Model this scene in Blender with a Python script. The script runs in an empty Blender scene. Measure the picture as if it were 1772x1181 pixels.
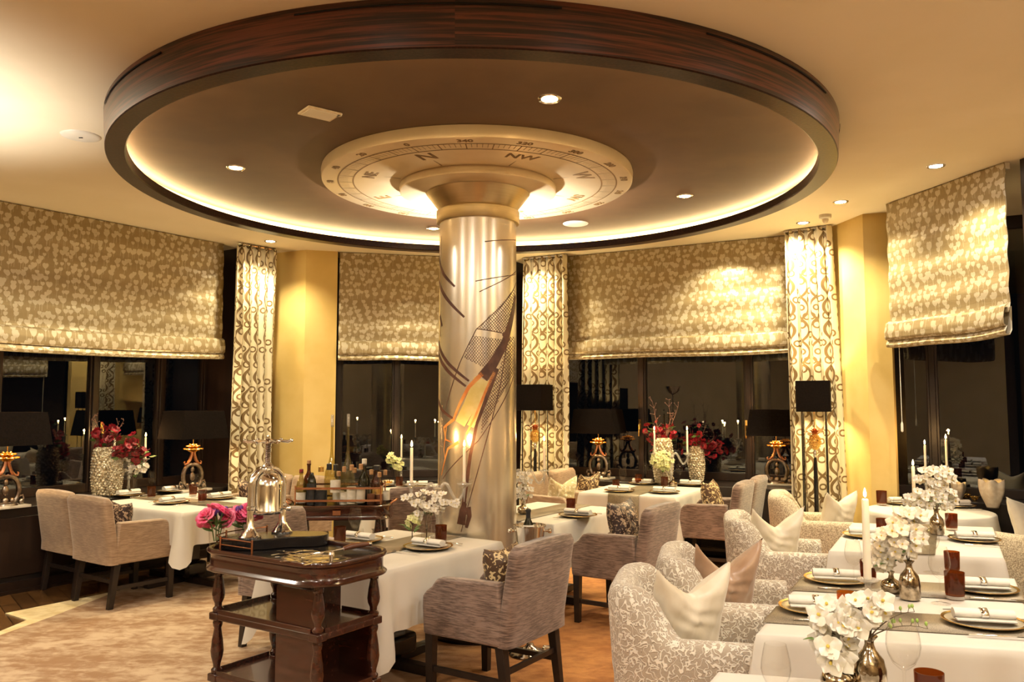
import bpy, math, random
from mathutils import Vector, Matrix
from math import sin, cos, pi, radians, sqrt, exp

# ------------------------------------------------------------------ camera, world, exposure
F = 1420.0; EYE = 1.6; PITCH = math.atan(109.5 / F)
scn = bpy.context.scene
COL = scn.collection
cam = bpy.data.objects.new('camera', bpy.data.cameras.new('camera'))
COL.objects.link(cam)
cam.location = (0, 0, EYE); cam.rotation_euler = (pi / 2 + PITCH, 0, 0)
cam.data.sensor_width = 36; cam.data.lens = F / 1772 * 36
cam.data.clip_start = 0.05; cam.data.clip_end = 200
scn.camera = cam
w = bpy.data.worlds.new('night'); scn.world = w; w.use_nodes = True
w.node_tree.nodes['Background'].inputs[0].default_value = (0.0016, 0.0018, 0.0022, 1)
w.node_tree.nodes['Background'].inputs[1].default_value = 1.0
scn.view_settings.view_transform = 'Standard'; scn.view_settings.look = 'None'
scn.view_settings.gamma = 1; scn.view_settings.use_curve_mapping = False
scn.view_settings.exposure = 0.25
scn.cycles.use_denoising = True
scn.cycles.max_bounces = 7; scn.cycles.transparent_max_bounces = 24
scn.cycles.diffuse_bounces = 4; scn.cycles.glossy_bounces = 4
scn.cycles.caustics_reflective = False; scn.cycles.caustics_refractive = False
scn.cycles.sample_clamp_indirect = 4.0

def ray(px, py):
    a = (px - 886) / F; b = -(py - 590.5) / F
    return Vector((a, cos(PITCH) - b * sin(PITCH), sin(PITCH) + b * cos(PITCH)))
def at(px, py, z):
    d = ray(px, py); k = (z - EYE) / d.z
    return Vector((d.x * k, d.y * k, z))
def aty(px, py, Y):
    d = ray(px, py); k = Y / d.y
    return Vector((d.x * k, Y, EYE + d.z * k))
CEIL = 3.36; TZ = 0.72; RC = Vector((-0.247, 5.875)); RD = 2.445
WARM = (1.0, 0.72, 0.36); WARM2 = (1.0, 0.83, 0.50); NEUTRAL = (1.0, 0.90, 0.77)

def lamp(kind, name, loc, power, color=WARM, size=0.05, spot=None, blend=0.6, rot=None, spread=None, parent=None):
    l = bpy.data.lights.new(name, kind); l.energy = power; l.color = color
    o = bpy.data.objects.new(name, l); COL.objects.link(o); o.location = loc
    if kind == 'AREA':
        l.shape = 'DISK'; l.size = size
        if spread: l.spread = spread
    else: l.shadow_soft_size = size
    if kind == 'SPOT':
        l.spot_size = radians(spot); l.spot_blend = blend
    if rot: o.rotation_euler = rot
    if parent: o.parent = parent
    return o

# ------------------------------------------------------------------ light rig: recessed ceiling spots and added ceiling fill
SPOTS = [(468, 427), (918, 445), (1390, 396), (1455, 361), (1620, 301)]        # small recessed wall washers seen in the ceiling
P_WASH, P_FILL, P_DRUM = 115, 62, 26
FILL_LIGHTS = [(-3.2, 2.6), (-1.2, 1.6), (1.2, 1.6), (2.9, 3.0), (-2.4, 0.2), (0.0, -0.6), (2.4, -0.2), (-3.4, 4.6), (2.9, 4.6)]  # ceiling lights added as general fill to brighten the room

# ------------------------------------------------------------------ node maths
class X:
    def __init__(s, nt, v): s.nt = nt; s.v = v
    def op(s, o, *a, clamp=False):
        n = s.nt.nodes.new('ShaderNodeMath'); n.operation = o; n.use_clamp = clamp
        for i, q in enumerate((s,) + a):
            q = q.v if isinstance(q, X) else q
            if isinstance(q, (int, float)): n.inputs[i].default_value = q
            else: s.nt.links.new(q, n.inputs[i])
        return X(s.nt, n.outputs[0])
    def __add__(s, o): return s.op('ADD', o)
    def __radd__(s, o): return s.op('ADD', o)
    def __sub__(s, o): return s.op('SUBTRACT', o)
    def __rsub__(s, o): return X(s.nt, float(o)).op('SUBTRACT', s)
    def __mul__(s, o): return s.op('MULTIPLY', o)
    def __rmul__(s, o): return s.op('MULTIPLY', o)
    def __truediv__(s, o): return s.op('DIVIDE', o)
    def lt(s, o): return s.op('LESS_THAN', o)
    def gt(s, o): return s.op('GREATER_THAN', o)
    def max(s, o): return s.op('MAXIMUM', o)
    def min(s, o): return s.op('MINIMUM', o)
    def abs(s): return s.op('ABSOLUTE')
    def sin(s): return s.op('SINE')
    def frac(s): return s.op('FRACT')
    def floor(s): return s.op('FLOOR')
    def pow(s, o): return s.op('POWER', o)
    def sm(s, a, b):
        n = s.nt.nodes.new('ShaderNodeMapRange'); n.interpolation_type = 'SMOOTHSTEP'
        s.nt.links.new(s.v, n.inputs[0]); n.inputs[1].default_value = a; n.inputs[2].default_value = b
        return X(s.nt, n.outputs[0])

def coords(nt, kind='Object', scale=(1, 1, 1)):
    tc = nt.nodes.new('ShaderNodeTexCoord'); m = nt.nodes.new('ShaderNodeMapping')
    nt.links.new(tc.outputs[kind], m.inputs[0]); m.inputs['Scale'].default_value = scale
    return m.outputs[0]
def sep(nt, v):
    s = nt.nodes.new('ShaderNodeSeparateXYZ'); nt.links.new(v, s.inputs[0])
    return [X(nt, s.outputs[i]) for i in range(3)]
def comb(nt, x, y, z=0.0):
    c = nt.nodes.new('ShaderNodeCombineXYZ')
    for i, q in enumerate((x, y, z)):
        if isinstance(q, X) and not isinstance(q.v, (int, float)): nt.links.new(q.v, c.inputs[i])
        else: c.inputs[i].default_value = q.v if isinstance(q, X) else q
    return c.outputs[0]
def noise(nt, vec, scale, detail=3, rough=0.5, dist=0.0):
    n = nt.nodes.new('ShaderNodeTexNoise'); nt.links.new(vec, n.inputs['Vector'])
    n.inputs['Scale'].default_value = scale; n.inputs['Detail'].default_value = detail
    n.inputs['Roughness'].default_value = rough; n.inputs['Distortion'].default_value = dist
    return X(nt, n.outputs[0])
def white(nt, vec):
    n = nt.nodes.new('ShaderNodeTexWhiteNoise'); n.noise_dimensions = '3D'; nt.links.new(vec, n.inputs['Vector'])
    return X(nt, n.outputs['Value'])
def mix(nt, f, a, b):
    m = nt.nodes.new('ShaderNodeMix'); m.data_type = 'RGBA'
    for i, q in ((0, f), (6, a), (7, b)):
        q = q.v if isinstance(q, X) else q
        if isinstance(q, tuple): m.inputs[i].default_value = (*q[:3], 1)
        elif isinstance(q, (int, float)): m.inputs[i].default_value = q
        else: nt.links.new(q, m.inputs[i])
    return m.outputs[2]

MATS = {}
def new_mat(name, color=(0.5, 0.5, 0.5), rough=0.5, metal=0.0, **kw):
    m = bpy.data.materials.new(name); m.use_nodes = True
    b = m.node_tree.nodes['Principled BSDF']
    b.inputs['Base Color'].default_value = (*color, 1); b.inputs['Roughness'].default_value = rough
    b.inputs['Metallic'].default_value = metal
    for k, v in kw.items(): b.inputs[k.replace('_', ' ')].default_value = v
    MATS[name] = m
    return m, m.node_tree, b
def bump(nt, b, h, strength=0.3, dist=0.01):
    n = nt.nodes.new('ShaderNodeBump'); n.inputs['Strength'].default_value = strength; n.inputs['Distance'].default_value = dist
    nt.links.new(h.v if isinstance(h, X) else h, n.inputs['Height']); nt.links.new(n.outputs[0], b.inputs['Normal'])
def setc(nt, b, c): nt.links.new(c, b.inputs['Base Color'])
def mottled(name, c1, c2, scale=4, rough=0.6, metal=0, bs=0.1, stretch=(1, 1, 1), lo=0.35, hi=0.65, detail=4, **kw):
    m, nt, b = new_mat(name, c1, rough, metal, **kw)
    n = noise(nt, coords(nt, 'Object', stretch), scale, detail)
    setc(nt, b, mix(nt, n.sm(lo, hi), c1, c2))
    if bs: bump(nt, b, n, bs)
    return m
def emis(name, color, strength):
    m, nt, b = new_mat(name, (0, 0, 0)); b.inputs['Emission Color'].default_value = (*color, 1)
    b.inputs['Emission Strength'].default_value = strength
    return m

mottled('plaster_ceiling', (0.86, 0.76, 0.58), (0.82, 0.72, 0.53), 1.2, 0.8, bs=0.03)
mottled('gold_plaster', (0.74, 0.55, 0.21), (0.68, 0.49, 0.165), 2.5, 0.6, bs=0.05)
mottled('back_plaster', (0.50, 0.38, 0.22), (0.45, 0.34, 0.19), 2.5, 0.7, bs=0.05)
mottled('brown_soffit', (0.085, 0.038, 0.016), (0.115, 0.056, 0.024), 2.0, 0.55, bs=0.03)
mottled('frame_wood', (0.013, 0.007, 0.005), (0.024, 0.012, 0.008), 6, 0.35, stretch=(1, 1, 0.1))
mottled('cabinet_wood', (0.012, 0.009, 0.008), (0.018, 0.012, 0.010), 6, 0.35)
mottled('black_lacquer', (0.008, 0.007, 0.007), (0.012, 0.010, 0.010), 6, 0.18)
mottled('chair_leg_wood', (0.012, 0.008, 0.007), (0.022, 0.014, 0.011), 12, 0.4)
mottled('linen', (0.66, 0.63, 0.57), (0.62, 0.59, 0.53), 3, 0.7, bs=0.08)
mottled('napkin_cotton', (0.78, 0.75, 0.68), (0.72, 0.69, 0.62), 20, 0.8, bs=0.1)
mottled('plate_silver', (0.82, 0.77, 0.66), (0.76, 0.70, 0.58), 5, 0.34, metal=1, bs=0.02)
mottled('silver', (0.86, 0.85, 0.82), (0.80, 0.78, 0.74), 5, 0.12, metal=1, bs=0.02)
mottled('old_silver', (0.42, 0.36, 0.30), (0.18, 0.14, 0.11), 18, 0.28, metal=1, bs=0.5)
mottled('mercury_glass', (0.62, 0.54, 0.42), (0.25, 0.20, 0.14), 30, 0.12, metal=1, bs=0.25)
mottled('gold', (0.98, 0.72, 0.26), (0.85, 0.50, 0.13), 12, 0.25, metal=1, bs=0.3)
mottled('copper', (0.75, 0.36, 0.20), (0.60, 0.28, 0.15), 10, 0.25, metal=1, bs=0.05)
mottled('marble', (0.75, 0.70, 0.60), (0.55, 0.50, 0.42), 8, 0.3)
mottled('leaf_green', (0.06, 0.13, 0.03), (0.12, 0.22, 0.05), 10, 0.5)
mottled('bud_green', (0.30, 0.48, 0.08), (0.40, 0.55, 0.15), 10, 0.5)
mottled('stem_brown', (0.07, 0.05, 0.02), (0.12, 0.08, 0.04), 20, 0.6)
mottled('orchid_white', (0.86, 0.82, 0.76), (0.80, 0.75, 0.62), 40, 0.5, bs=0.1)
mottled('orchid_yellow', (0.80, 0.66, 0.12), (0.55, 0.35, 0.05), 60, 0.5)
mottled('blossom_cream', (0.86, 0.82, 0.50), (0.72, 0.72, 0.30), 40, 0.5, bs=0.1)
mottled('rose_pink', (0.85, 0.08, 0.25), (0.90, 0.25, 0.38), 30, 0.5, bs=0.3)
mottled('iris_violet', (0.10, 0.04, 0.28), (0.18, 0.06, 0.35), 30, 0.5, bs=0.3)
mottled('flower_red', (0.13, 0.003, 0.010), (0.34, 0.010, 0.022), 30, 0.45, bs=0.3)
mottled('twig', (0.16, 0.07, 0.05), (0.25, 0.13, 0.09), 30, 0.6)
mottled('ceramic', (0.80, 0.70, 0.55), (0.70, 0.58, 0.42), 25, 0.4, bs=0.4)
mottled('satin_ivory', (0.74, 0.68, 0.56), (0.66, 0.59, 0.46), 7, 0.34, bs=0.6, Sheen_Weight=0.3)
mottled('satin_taupe', (0.42, 0.28, 0.19), (0.34, 0.21, 0.13), 7, 0.28, bs=0.6, Sheen_Weight=0.3)
mottled('shade_black', (0.007, 0.005, 0.004), (0.010, 0.007, 0.006), 60, 0.8, bs=0.1, Specular_IOR_Level=0.05)
mottled('shade_lining', (0.85, 0.52, 0.20), (0.80, 0.46, 0.16), 30, 0.45, metal=0.6, bs=0.1)
mottled('wax', (0.92, 0.84, 0.68), (0.90, 0.82, 0.64), 10, 0.5, bs=0.02, Subsurface_Weight=0.2)
mottled('white_plastic', (0.85, 0.82, 0.74), (0.82, 0.79, 0.70), 10, 0.4)
mottled('label_paper', (0.80, 0.76, 0.66), (0.70, 0.66, 0.56), 40, 0.7)
mottled('label_dark', (0.012, 0.012, 0.014), (0.03, 0.03, 0.03), 40, 0.5)
mottled('cork', (0.50, 0.30, 0.14), (0.38, 0.20, 0.09), 60, 0.8)
mottled('knife_handle', (0.17, 0.06, 0.03), (0.11, 0.04, 0.02), 20, 0.3)
mottled('night', (0.004, 0.004, 0.005), (0.006, 0.006, 0.008), 2, 0.9, bs=0)
mottled('compass_plate', (0.76, 0.62, 0.42), (0.70, 0.56, 0.36), 3, 0.30, metal=0.35, bs=0.02)
mottled('compass_ink', (0.22, 0.12, 0.04), (0.18, 0.10, 0.03), 8, 0.5)
mottled('ink_brown', (0.075, 0.030, 0.018), (0.14, 0.06, 0.035), 14, 0.5)
mottled('paint_orange', (0.62, 0.20, 0.04), (0.75, 0.36, 0.10), 10, 0.5)
mottled('paint_straw', (0.62, 0.50, 0.16), (0.72, 0.60, 0.28), 8, 0.4, metal=0.1)
emis('flame', (1.0, 0.62, 0.20), 60)
emis('downlight_warm', (1.0, 0.62, 0.25), 40)
emis('downlight_cool', (1.0, 0.86, 0.62), 40)
emis('led', (1.0, 0.72, 0.34), 55)
emis('tea_glow', (1.0, 0.66, 0.15), 2.5)

# mahogany
m, nt, b = new_mat('mahogany', (0.1, 0.03, 0.015), 0.2)
n = noise(nt, coords(nt, 'Object', (2, 14, 14)), 3, 4); setc(nt, b, mix(nt, n.sm(.3, .7), (0.026, 0.008, 0.005), (0.062, 0.018, 0.010))); b.inputs['Coat Weight'].default_value = 0.5
# macassar veneer of the ceiling ring : streaks run round the ring
m, nt, b = new_mat('ebony_veneer', (0.05, 0.02, 0.01), 0.28)
x, y, z = sep(nt, coords(nt, 'Object'))
ang = x.op('ARCTAN2', y)
n = noise(nt, comb(nt, ang * 1.6, z * 26.0, 0.0), 1.9, 5, 0.62, 0.35)
n2 = noise(nt, comb(nt, ang * 3.0, z * 70.0, 3.0), 2.0, 3, 0.6)
g = (n.sm(.42, .62) * 0.75 + n2.sm(.4, .7) * 0.25)
setc(nt, b, mix(nt, g, (0.008, 0.004, 0.003), (0.16, 0.040, 0.022))); b.inputs['Coat Weight'].default_value = 0.35; b.inputs['Coat Roughness'].default_value = 0.15
m, nt, b = new_mat('ebony_gloss', (0.012, 0.006, 0.005), 0.28)
b.inputs['Specular IOR Level'].default_value = 0.14
n = noise(nt, coords(nt), 60, 2); bump(nt, b, n, 0.10, 0.004); setc(nt, b, mix(nt, n.sm(.4, .7), (0.022, 0.010, 0.007), (0.040, 0.016, 0.010)))
# silver leaf column
m, nt, b = new_mat('silver_leaf', (0.7, 0.6, 0.4), 0.3, 0.9)
v = coords(nt, 'Object', (1, 1, 1)); n = noise(nt, v, 3, 1.5, 0.5); n2 = noise(nt, v, 9, 2, 0.5)
setc(nt, b, mix(nt, n.sm(.35, .65), (0.86, 0.80, 0.68), (0.76, 0.69, 0.55)))
rr = n2 * 0.06 + 0.22; nt.links.new(rr.v, b.inputs['Roughness']); bump(nt, b, n, 0.04, 0.008)
m, nt, b = new_mat('brushed_brass', (0.62, 0.50, 0.30), 0.32, 1.0)
n = noise(nt, coords(nt, 'Object', (1, 1, 60)), 3, 3); bump(nt, b, n, 0.08, 0.004); setc(nt, b, mix(nt, n, (0.60, 0.48, 0.28), (0.50, 0.38, 0.20)))
# parquet, herringbone like
m, nt, b = new_mat('parquet', (0.1, 0.05, 0.02), 0.25)
x, y, z = sep(nt, coords(nt, 'Object'))
p = (x * 0.78 + y * 0.62) / 0.12; q = (y * 0.78 - x * 0.62) / 0.55
par = ((p * 0.5).frac()).gt(0.5)
row = p.floor(); cell = comb(nt, row, (q + row * 0.37).floor(), 0.0)
r_ = white(nt, cell); g = noise(nt, coords(nt, 'Object', (1, 1, 1)), 22, 3)
edge = (p.frac() - 0.5).abs().gt(0.47).max(((q + row * 0.37).frac() - 0.5).abs().gt(0.49))
c1 = mix(nt, r_ * 0.8 + g * 0.25, (0.055, 0.026, 0.010), (0.20, 0.095, 0.030))
setc(nt, b, mix(nt, edge, c1, (0.02, 0.010, 0.005)))
# rug: hand tufted, cloudy beige to rust
m, nt, b = new_mat('rug_pile', (0.5, 0.35, 0.2), 0.9)
v = coords(nt, 'Object', (1.0, 1.6, 1)); n = noise(nt, v, 1.7, 6, 0.62, 0.6); n2 = noise(nt, v, 9, 4, 0.6, 0.4); x, y, z = sep(nt, coords(nt, 'Object'))
c1 = mix(nt, (n * 0.55 + n2 * 0.45).sm(.40, .60), (0.29, 0.165, 0.085), (0.52, 0.385, 0.26))
c2 = mix(nt, (n * 0.6 + n2 * 0.4).sm(.36, .62), (0.32, 0.12, 0.035), (0.56, 0.255, 0.08))
setc(nt, b, mix(nt, (x + n * 0.5).sm(-1.0, 0.5), c1, c2)); fine = noise(nt, coords(nt), 160, 2); bump(nt, b, fine + n2 * 2.0, 0.35, 0.01)
m, nt, b = new_mat('rug_border', (0.75, 0.62, 0.33), 0.9)
n = noise(nt, coords(nt), 9, 5, 0.6); setc(nt, b, mix(nt, n.sm(.35, .65), (0.66, 0.52, 0.27), (0.80, 0.68, 0.42))); bump(nt, b, noise(nt, coords(nt), 160, 2), 0.3, 0.01)

def heart_layer(nt, u, v, cw, ch, size, seed):
    row = (v / ch).floor(); uu = u / cw + row * 0.5 + (row * 12.9898 + seed).sin() * 0.3
    cx = uu.floor(); id_ = comb(nt, cx, row, float(seed)); r1 = white(nt, id_); r2 = white(nt, comb(nt, cx, row, float(seed + 7)))
    fx = (uu.frac() - 0.5 + (r1 - 0.5) * 0.5) * cw; fy = ((v / ch).frac() - 0.55 + (r2 - 0.5) * 0.5) * ch
    sz = r1 * 0.5 + 0.75; X_ = fx / size / sz; Y_ = fy / size / sz + 0.15
    a = X_ * X_ + Y_ * Y_ - 1.0
    h = (a * a * a - X_ * X_ * Y_ * Y_ * Y_).lt(0.0)
    stem = ((X_ + Y_ * 0.10 * (r2 - 0.5)).abs().lt(0.10)) * (Y_.lt(0.0))
    return h.max(stem * 0.7)
def blind_mat(name, ground, heart, metal=0.35):
    m, nt, b = new_mat(name, ground, 0.42, metal)
    u, v, z = sep(nt, coords(nt, 'UV'))
    h = heart_layer(nt, u, v, 0.098, 0.118, 0.021, 3).max(heart_layer(nt, u + 0.05, v + 0.057, 0.100, 0.121, 0.020, 11))
    h = h.max(heart_layer(nt, u + 0.02, v + 0.029, 0.112, 0.116, 0.018, 23)).max(heart_layer(nt, u + 0.07, v + 0.088, 0.118, 0.123, 0.018, 31))
    fib = noise(nt, comb(nt, u * 60.0, v * 3.0), 3, 3)
    g = mix(nt, fib, ground, tuple(c * 1.35 for c in ground))
    setc(nt, b, mix(nt, h, g, heart))
    rr = 0.5 - h * 0.12; nt.links.new(rr.v, b.inputs['Roughness'])
    wr = noise(nt, comb(nt, u * 3.0, v * 14.0), 2.0, 3); bump(nt, b, wr + fib * 0.15, 0.22, 0.015)
blind_mat('blind_hearts', (0.30, 0.235, 0.13), (0.62, 0.56, 0.43))
# curtain damask
m, nt, b = new_mat('curtain_scroll', (0.85, 0.8, 0.6), 0.5)
u, v, z = sep(nt, coords(nt, 'UV'))
U = u / 0.22; V = v / 0.44
s1 = (V * (2 * pi)).sin()
def band(e, w): return e.abs().lt(w)
l1 = band((U + s1 * 0.25).frac() - 0.5, 0.055); l2 = band((U - s1 * 0.25).frac() - 0.5, 0.055)
cu = U.frac() - 0.5; cv = V.frac() - 0.5; cu2 = (U + 0.5).frac() - 0.5; cv2 = (V + 0.5).frac() - 0.5
def ring(a, b_, ca, cb, r, w): 
    da = a.abs() - ca; db = b_ - cb
    d = (da * da + db * db * 2.6).pow(0.5)
    return (d - r).abs().lt(w)
mot = ring(cu, cv, 0.17, 0.06, 0.11, 0.028).max(ring(cu, cv, 0.0, -0.13, 0.12, 0.03)).max(ring(cu, cv, 0.0, 0.26, 0.09, 0.028))
mot = mot.max(ring(cu2, cv2, 0.17, -0.05, 0.10, 0.028)).max(ring(cu2, cv2, 0.0, 0.15, 0.10, 0.03))
pat = l1.max(l2).max(mot)
setc(nt, b, mix(nt, pat, (0.80, 0.73, 0.54), (0.20, 0.13, 0.055)))
# chair fabrics
def strie(name, c1, c2, rough=0.5):
    m, nt, b = new_mat(name, c1, rough, 0.0, Sheen_Weight=0.4)
    v = coords(nt, 'Object'); n = noise(nt, coords(nt, 'Object', (5, 5, 60)), 3, 4, 0.6); n2 = noise(nt, v, 6, 3)
    setc(nt, b, mix(nt, (n * 0.75 + n2 * 0.25).sm(.38, .62), c1, c2)); bump(nt, b, n, 0.35, 0.006)
strie('chair_fabric', (0.090, 0.054, 0.040), (0.29, 0.205, 0.165))
strie('chair_fabric_tan', (0.27, 0.175, 0.105), (0.44, 0.31, 0.20))
m, nt, b = new_mat('vermicelli', (0.7, 0.6, 0.45), 0.7, 0.0, Sheen_Weight=0.5)
v = coords(nt, 'Object'); n = noise(nt, v, 40, 0.3, 0.5, 0.9); wv = (n - 0.5).abs(); line = 1.0 - wv.sm(0.03, 0.085)
n3 = noise(nt, v, 200, 2)
setc(nt, b, mix(nt, line, (0.40, 0.335, 0.26), (0.78, 0.73, 0.63))); bump(nt, b, line + n3 * 0.2, 0.6, 0.012)
m, nt, b = new_mat('boucle', (0.7, 0.6, 0.45), 0.8, 0.0, Sheen_Weight=0.5)
n = noise(nt, coords(nt), 90, 3, 0.7); setc(nt, b, mix(nt, n.sm(.35, .65), (0.36, 0.27, 0.17), (0.76, 0.67, 0.50))); bump(nt, b, n, 0.8, 0.015)
def cutvelvet(name, c1, c2, s=26):
    m, nt, b = new_mat(name, c1, 0.5, 0.0, Sheen_Weight=0.05)
    n = noise(nt, coords(nt), s, 0.5, 0.5, 1.5); k = ((n * 7.0).sin()).gt(0.15)
    setc(nt, b, mix(nt, k, c1, c2)); bump(nt, b, k, 0.4, 0.006)
cutvelvet('velvet_brown', (0.030, 0.012, 0.009), (0.42, 0.30, 0.20), 36)
cutvelvet('velvet_gold', (0.09, 0.045, 0.02), (0.72, 0.56, 0.30), 34)
cutvelvet('velvet_cream', (0.55, 0.46, 0.26), (0.80, 0.74, 0.56), 22)
m, nt, b = new_mat('runner_metal', (0.2, 0.16, 0.1), 0.45, 0.35)
n = noise(nt, coords(nt), 240, 2, 0.7); n2 = noise(nt, coords(nt), 6, 2); setc(nt, b, mix(nt, (n * .7 + n2 * .3).sm(.35, .7), (0.13, 0.105, 0.070), (0.42, 0.35, 0.24))); bump(nt, b, n, 0.3, 0.004)
m, nt, b = new_mat('studs', (0.84, 0.78, 0.64), 0.25, 0.85)
vo = nt.nodes.new('ShaderNodeTexVoronoi'); nt.links.new(coords(nt), vo.inputs['Vector']); vo.inputs['Scale'].default_value = 45
setc(nt, b, mix(nt, X(nt, vo.outputs['Distance']).sm(0.1, 0.8), (0.86, 0.79, 0.62), (0.45, 0.36, 0.22))); bump(nt, b, vo.outputs['Distance'], 1.0, 0.02); b.inputs['Metallic'].default_value = 0.25
def thin_glass(name, tint, refl=0.10, rough=0.0, body=0.0, bodycol=(1, 1, 1)):
    m = bpy.data.materials.new(name); m.use_nodes = True; nt = m.node_tree; nt.nodes.clear()
    o = nt.nodes.new('ShaderNodeOutputMaterial'); t = nt.nodes.new('ShaderNodeBsdfTransparent'); g = nt.nodes.new('ShaderNodeBsdfGlossy')
    t.inputs[0].default_value = (*tint, 1); g.inputs['Roughness'].default_value = rough
    lw = nt.nodes.new('ShaderNodeLayerWeight'); lw.inputs[0].default_value = 0.25
    f = X(nt, lw.outputs['Facing']); k = (f * f * f * 0.75 + refl); mx = nt.nodes.new('ShaderNodeMixShader')
    tc_ = mix(nt, (f * f).sm(0.15, 0.95), tint, tuple(c * (0.50 if name == 'clear_glass' else 0.6) for c in tint)); nt.links.new(tc_, t.inputs[0])
    nt.links.new(k.op('MINIMUM', 0.9).v, mx.inputs[0]); nt.links.new(t.outputs[0], mx.inputs[1]); nt.links.new(g.outputs[0], mx.inputs[2])
    out = mx
    if body:
        d = nt.nodes.new('ShaderNodeBsdfDiffuse'); d.inputs[0].default_value = (*bodycol, 1); m2 = nt.nodes.new('ShaderNodeMixShader')
        m2.inputs[0].default_value = body; nt.links.new(mx.outputs[0], m2.inputs[1]); nt.links.new(d.outputs[0], m2.inputs[2]); out = m2
    nt.links.new(out.outputs[0], o.inputs[0]); MATS[name] = m
thin_glass('clear_glass', (0.985, 0.98, 0.97), 0.02)
thin_glass('crystal', (0.86, 0.85, 0.82), 0.18, 0.02, 0.22, (0.95, 0.92, 0.85))
thin_glass('window_glass', (0.75, 0.78, 0.80), 0.085)
thin_glass('amber_glass', (0.60, 0.27, 0.085), 0.04, 0.03, 0.22, (0.17, 0.055, 0.014))
thin_glass('amber_light_glass', (0.90, 0.50, 0.15), 0.04, 0.03, 0.22, (0.55, 0.22, 0.03))
thin_glass('brown_glass', (0.32, 0.12, 0.04), 0.10, 0.02, 0.30, (0.10, 0.03, 0.01))
thin_glass('green_glass', (0.04, 0.07, 0.03), 0.12, 0.05, 0.4, (0.01, 0.015, 0.006))
thin_glass('olive_glass', (0.75, 0.70, 0.42), 0.10, 0.02, 0.05, (0.5, 0.4, 0.1))

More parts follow.
